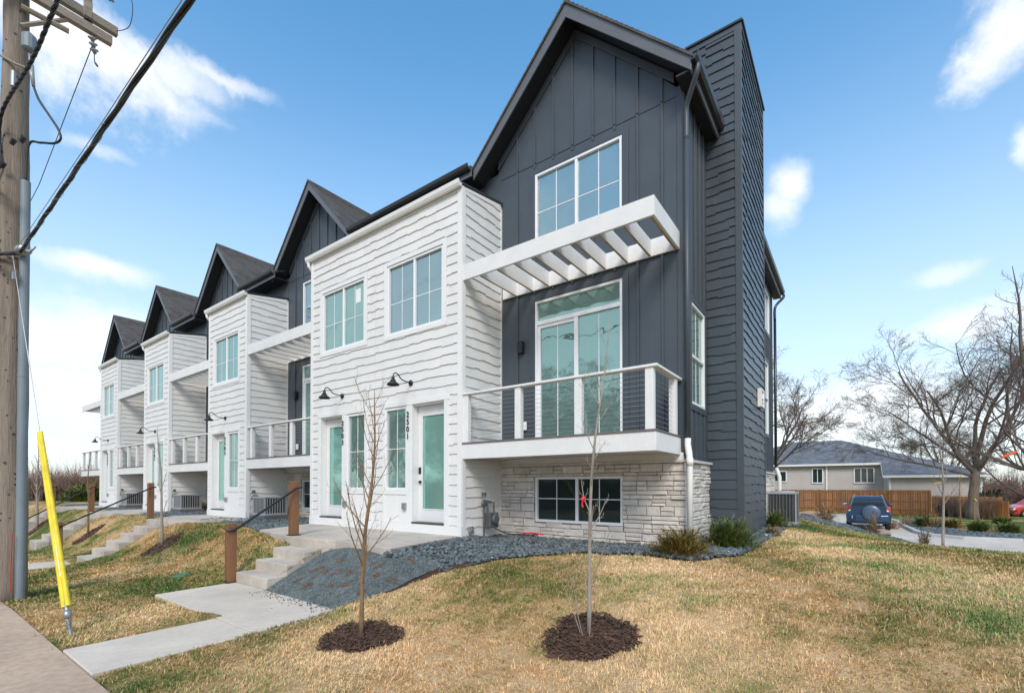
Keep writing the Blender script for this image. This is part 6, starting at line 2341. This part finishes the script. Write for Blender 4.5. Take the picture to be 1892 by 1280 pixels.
def build_neighbour():
    Yh = 57.0
    t = thing('neighbour_house', 'grey brown single storey house with a wide blue grey hip roof beyond the fence', 'house', (0, Yh, ZR))
    xl, xs, xr = -13.0, 2.43, 8.35
    zE, zW = 3.21, 1.92
    Yf = 53.0
    w = MB()
    w.quad((xl, Yh, ZR), (xs, Yh, ZR), (xs, Yh, zE), (xl, Yh, zE))
    w.poly([(xs, Yh, ZR), (xs, Yf, ZR), (xs, Yf, zW), (xs, Yh, zE)])
    w.quad((xs, Yf, ZR), (xr, Yf, ZR), (xr, Yf, zW), (xs, Yf, zW))
    w.quad((xr, Yf, ZR), (xr, 70, ZR), (xr, 70, zW), (xr, Yf, zW))
    w.quad((xl, Yh, ZR), (xl, 70, ZR), (xl, 70, zE), (xl, Yh, zE))
    w.build('wall', M['lap'], t)
    l = MB()
    for k in range(26):
        z = ZR + .1 + k * .17
        if z < zE - .1: l.prism([(xl, Yh - .001, z), (xl, Yh - .022, z), (xl, Yh - .001, z + .16)], (xs - xl, 0, 0))
        if z < zW - .1: l.prism([(xs, Yf - .001, z), (xs, Yf - .022, z), (xs, Yf - .001, z + .16)], (xr - xs, 0, 0))
        if z < zW - .1: l.prism([(xs - .001, Yf, z), (xs - .022, Yf, z), (xs - .001, Yf, z + .16)], (0, Yh - Yf, 0))
    l.build('lap_siding', M['lap'], t)
    r = MB()
    rx0, rx1, ry, rz = -6.0, -1.2, 64.5, 6.1
    ov = .45
    sl = (zE - zW) / (Yh - Yf)
    A = (xl - ov, Yh - ov, zE - sl * ov + .1); B = (xs - ov, Yh - ov, zE - sl * ov + .1)
    C = (xs - ov, Yf - ov, zW - sl * ov + .1); D = (xr + ov, Yf - ov, zW - sl * ov + .1)
    R0 = (rx0, ry, rz); R1 = (rx1, ry, rz)
    Eb = (xr + ov, 72, zW + .1); Fb = (xl - ov, 72, zE)
    r.poly([A, B, R1, R0])
    r.poly([B, C, D, R1])
    r.poly([D, Eb, R1])
    r.poly([Eb, Fb, R0, R1])
    r.poly([Fb, A, R0])
    roof_o = r.build('roof', M['bgroof'], t)
    f = MB()
    for a, b in ((A, B), (B, C), (C, D), (D, Eb)):
        f.prism([a, b, (b[0], b[1], b[2] - .2), (a[0], a[1], a[2] - .2)], (.02, -.05, 0))
    f.build('white_fascia', M['white'], t, fix=True)
    MB().quad((xl - .4, Yh - .4, zE - .12), (xs - .46, Yh - .4, zE - .12), (xs - .46, Yh, zE - .12), (xl - .4, Yh, zE - .12)).build('soffit', M['white'], t)
    MB().quad((xs - .4, Yf - .4, zW - .12), (xr + .4, Yf - .4, zW - .12), (xr + .4, Yf, zW - .12), (xs - .4, Yf, zW - .12)).build('soffit', M['white'], t)
    Wn = W('y', Yh - .09, -1)
    g2 = ground_pt
    for (a, b, c, d, n) in ((-7.05, -5.75, 1.35, 2.55, 1), (-3.55, -2.55, 1.2, 2.75, 1), (-.08, 1.56, 1.20, 2.72, 2)):
        window(t, Wn, a, b, c, d, M['glass_bg'], n, 0, 1, None, fw=.1, depth=.08, grille=False)
    c = MB()
    c.wbox(Wn, xs - .16, xs - .001, ZR, zE - .2, .0, .03)
    c.wbox(Wn, -2.35, -2.2, ZR, zE - .2, .0, .03)
    Wf_ = W('y', Yf - .025, -1)
    c.wbox(Wf_, xs, xs + .14, ZR, zW - .2, .0, .03)
    c.wbox(Wf_, xr - .14, xr, ZR, zW - .2, .0, .03)
    c.build('corner_trim', M['white'], t, fix=True)
    c = MB()
    for x in (.25, .55, .95): c.wbox(Wn, x, x + .18, .25, .42, .0, .1)
    c.build('vent_hood', M['galv'], t, fix=True)
    MB().tube([(xr + .3, Yf - .45, zW - .1), (xr - .3, Yf - .1, zW - .55), (xr - .35, Yf - .06, ZR)], .06, 6).build('downspout', M['white'], t)
    MB().box(-4.2, -3.8, 63, 63.4, 5.2, 6.0).build('roof_vent', M['galv'], roof_o, fix=True)


build_neighbour()


def build_trees():
    oak = bare_tree('oak_tree', 'big wide bare oak with a thick trunk right of the neighbour house', (6.22, 42.3, ZR), 12.6, 3, r0=.265, trunk=.28, lean=(.02, 0), limbs=[
        (-.80, -.2, .62, .90, 7.4, .44), (-.50, .35, .92, .95, 8.0, .50), (-.18, -.3, 1.0, 1.0, 8.4, .54), (.18, .3, 1.0, 1.0, 8.2, .50), (.50, -.2, .92, .95, 7.8, .48),
        (.82, .3, .58, .86, 6.8, .40), (.1, -.8, .8, .92, 6.4, .36), (-.35, .8, .85, .94, 6.8, .38), (-.95, .2, .42, .84, 6.0, .32), (.75, .5, .25, .78, 4.6, .26)])
    p = at(1425, 0, 38)
    bare_tree('bare_tree', 'bare tree rising behind the rear corner of the end house', (p.x - .6, p.y, ZR), 14.6, 8, r0=.29, trunk=.26, limbs=[
        (.55, .2, .8, .95, 7.2, .5), (.15, -.2, 1.0, 1.0, 7.6, .52), (-.4, .3, .9, .98, 7.2, .5), (.80, -.1, .6, .88, 5.6, .36), (.3, -.7, .7, .92, 5.6, .36), (-.7, -.2, .6, .9, 6.0, .36)])
    def copy_of(src, label, pos, rz, s, group='bare trees around the houses'):
        c = copy_tree(src); c.location = pos; c.rotation_euler.z = rz; c.scale = (s, s, s)
        c['label'] = label; c['group'] = group
        return c
    copy_of(oak, 'distant bare tree whose crown shows between the big oak and the right edge', (24, 78, ZR), 4.1, .9)
    copy_of(oak, 'small distant bare tree over the low right end of the neighbour roof', (9.5, 84, ZR), 1.1, .85)
    # across the street, seen only in the windows
    for i, (x, y, s, a) in enumerate(((-24, -19, .9, .5), (-33, -24, 1.05, 2.2), (-43, -18, .95, 3.9), (-53, -27, 1.1, 1.4), (-64, -22, 1.0, 5.0), (-16, -24, .9, 2.9), (-28, -32, 1.2, .2), (-48, -36, 1.2, 4.4), (-38, -34, 1.1, 1.9))):
        copy_of(oak, 'bare tree across the street, seen only as a reflection in the windows', (x, y, -1.0), a, s, 'bare trees across the street')
    # tall thin leader tree at the right edge
    rg = random.Random(12)
    base = at(1905, 0, 10.5)
    z0 = zgf(base.x, base.y)
    t = thing('young_tree', 'tall thin bare tree with upswept side branches cut by the right edge', 'tree', (base.x, base.y, z0), 'young trees on the right')
    m = MB()
    H = 6.0 - z0
    pts = []; rd = []
    lx = at(1866, 0, 10.5) - base
    for k in range(19):
        f = k / 18
        pts.append(Vector((base.x, base.y, z0 - .1)) + Vector((lx.x * f ** 1.4, lx.y * f ** 1.4, H * f)) + Vector((.02 * math.sin(k * 1.3), .02 * math.cos(k), 0)))
        rd.append(.085 * (1 - f) ** .85 + .006)
    m.tube(pts, rd, 10)
    m.build('trunk', M['bark'], t, smooth=True)
    c = MB()
    Q = dict(seg=[7, 4, 3], bend=[.07, .12, .1], up=[.13, .08, .05], taper=[.3, .4, .5], sides=[5, 3, 3], kids=[6, 2], start=[.2, .3], angle=[(25, 55), (25, 55)], ratio=[(.2, .4), (.3, .5)], rratio=[(.5, .7), (.5, .7)], rmin=.004, maxd=2, alt=True)
    for k in range(34):
        f = .22 + .74 * k / 34
        i = min(17, int(f * 18)); q = pts[i].lerp(pts[i + 1], f * 18 - i)
        an = k * 2.4 + rg.uniform(-.4, .4); sp = R_(rg.uniform(50, 75))
        d = Vector((math.cos(an) * math.sin(sp), math.sin(an) * math.sin(sp), math.cos(sp)))
        limb(c, rg, q, d, H * .34 * (1 - f) ** .8 * rg.uniform(.7, 1.2) + .12, max(.006, rd[i] * .36), 0, Q)
    # a couple of long low limbs reaching into the picture
    for az, L in ((2.6, 2.2), (3.4, 1.9), (2.0, 1.8)):
        limb(c, rg, pts[6], Vector((math.cos(az), math.sin(az), .25)).normalized(), L, .035, 0, Q)
    c.build('branches', M['twig'], t)
    rb = MB()
    q = at(1862, 842, 10.3)
    rb.prism([tuple(q + Vector((-.11, -.02, -.06))), tuple(q + Vector((.14, 0, .07))), tuple(q + Vector((.15, 0, .12))), tuple(q + Vector((-.10, -.02, .0)))], (.01, .012, 0))
    rb.build('orange_ribbon', M['orange'], t)
    # pale young trees
    p = at(1730, 0, 16.8)
    t = sapling('pale grey young tree standing at the lawn edge by the kerb', (p.x, p.y, zgf(p.x, p.y) - .02), 4.9, 31, 'bark_pale', .045, (.0, .01), 16, first=.32, ang=(25, 45), blen=(.16, .32), group='young trees on the right')
    MB().tube([(p.x - .22, p.y - .05, 1.03), (p.x - .03, p.y - .05, 1.08)], .025, 5).build('yellow_ribbon', M['ribbon_yellow'], t)
    for i, (px, D, lab) in enumerate(((1762, 27, 'thin bare sapling on the far bank left of the oak trunk'), (1788, 26, 'thin bare sapling with a yellow ribbon in front of the oak trunk'))):
        p = at(px, 0, D)
        t = sapling(lab, (p.x, p.y, ZR + .1), 3.2, 33 + i, 'bark_young', .035, (.01, 0), 10, first=.25, ang=(25, 45), blen=(.2, .35), group='young trees on the right')
        if i == 1:
            MB().tube([(p.x - .02, p.y - .06, .25), (p.x + .1, p.y - .06, .12)], .03, 5).build('yellow_ribbon', M['ribbon_yellow'], t)


build_trees()


def thicket(name, label, areas, mat, seed, w=.012, cat='brush', kind='stuff'):
    """a mass of bare twigs nobody could count"""
    rg = np.random.default_rng(seed)
    V, F = [], []
    o = 0
    for (x0, x1, y0, y1, z0, H, n) in areas:
        for _ in range(n):
            bx, by = rg.uniform(x0, x1), rg.uniform(y0, y1)
            h = H * rg.uniform(.55, 1.1)
            for s in range(9):
                an = rg.uniform(0, 6.28); sp = rg.uniform(.05, .45)
                d = np.array([math.cos(an) * sp, math.sin(an) * sp, 1.0]); L = h * rg.uniform(.6, 1.0)
                p = np.array([bx, by, z0]); sd = np.array([.81, .59, 0]) * w * rg.uniform(.7, 1.6)
                q = p + d * L * .55 + rg.normal(0, .04, 3) * L; e = q + (d + rg.normal(0, .25, 3)) * L * .45
                V += [p - sd, p + sd, q + sd * .6, q - sd * .6, e]
                F += [(o, o + 1, o + 2, o + 3), (o + 3, o + 2, o + 4)]; o += 5
                for _k in range(3):
                    c = p + (q - p) * rg.uniform(.4, 1.3)
                    dv = (d + rg.normal(0, .55, 3)) * L * rg.uniform(.15, .32)
                    V += [c - sd * .4, c + sd * .4, c + dv]; F.append((o, o + 1, o + 2)); o += 3
    me = bpy.data.meshes.new(name)
    me.from_pydata([tuple(v) for v in V], [], F)
    me.materials.append(mat)
    ob = bpy.data.objects.new(name, me); col.objects.link(ob)
    tag(ob, label, cat, kind=kind)
    return ob


def build_background():
    thicket('brush_thicket', 'reddish bare brush and woods far behind the right end of the neighbour house', [(6, 30, 72, 80, ZR, 5.2, 320), (9, 26, 58, 66, ZR, 3.2, 160), (-2, 12, 84, 92, ZR, 6.0, 200)], M['brush'], 5, .03)
    thicket('brush_thicket', 'bare brown brush beyond the left end of the houses', [(-75, -42, 6, 20, -1.2, 4.2, 520), (-60, -40, 2.5, 7, -1.4, 2.0, 160), (-130, -70, 10, 40, -1.5, 6.5, 300)], M['brush'], 6, .03)
    thicket('bare_shrub_mass', 'tangle of bare shrubs at the end of the long fence', [(4.8, 8.2, 43.5, 46, ZR, 1.9, 90)], M['twig'], 7, .014)
    g = 'evergreens in the background'
    spray_bush('evergreen_tree', 'dark evergreen at the right edge behind the board fence', (12.6, 56, ZR), 1.6, 3.6, 700, M['evergreen'], g, 71, cat='tree', w=.04)
    spray_bush('evergreen_tree', 'low dark evergreen below the big oak', (7.9, 47.6, ZR), 1.3, 1.9, 500, M['evergreen'], g, 72, cat='tree', w=.04)
    for i, (x, y, R, H, lab) in enumerate(((-41, 8.5, 1.7, 1.5, 'low green shrub by the far left end of the houses'), (-45, 7.2, 1.9, 1.3, 'low green shrub in the far left hedge row'), (-50, 6.2, 2.0, 1.3, 'farthest low green shrub at the left'))):
        spray_bush('evergreen_shrub', lab, (x, y, -1.0 + .6), R, H, 420, M['juniper'], 'low green shrubs at far left', 80 + i, w=.035)
    # woods across the street for the window reflections
    thicket('street_woods', 'band of bare brush across the street, seen in the window reflections', [(-95, -5, -36, -28, -1.6, 5.0, 2200), (-70, -15, -27, -22, -1.6, 2.6, 700)], M['brush'], 9, .05)


build_background()
print('total objects', len(bpy.data.objects))
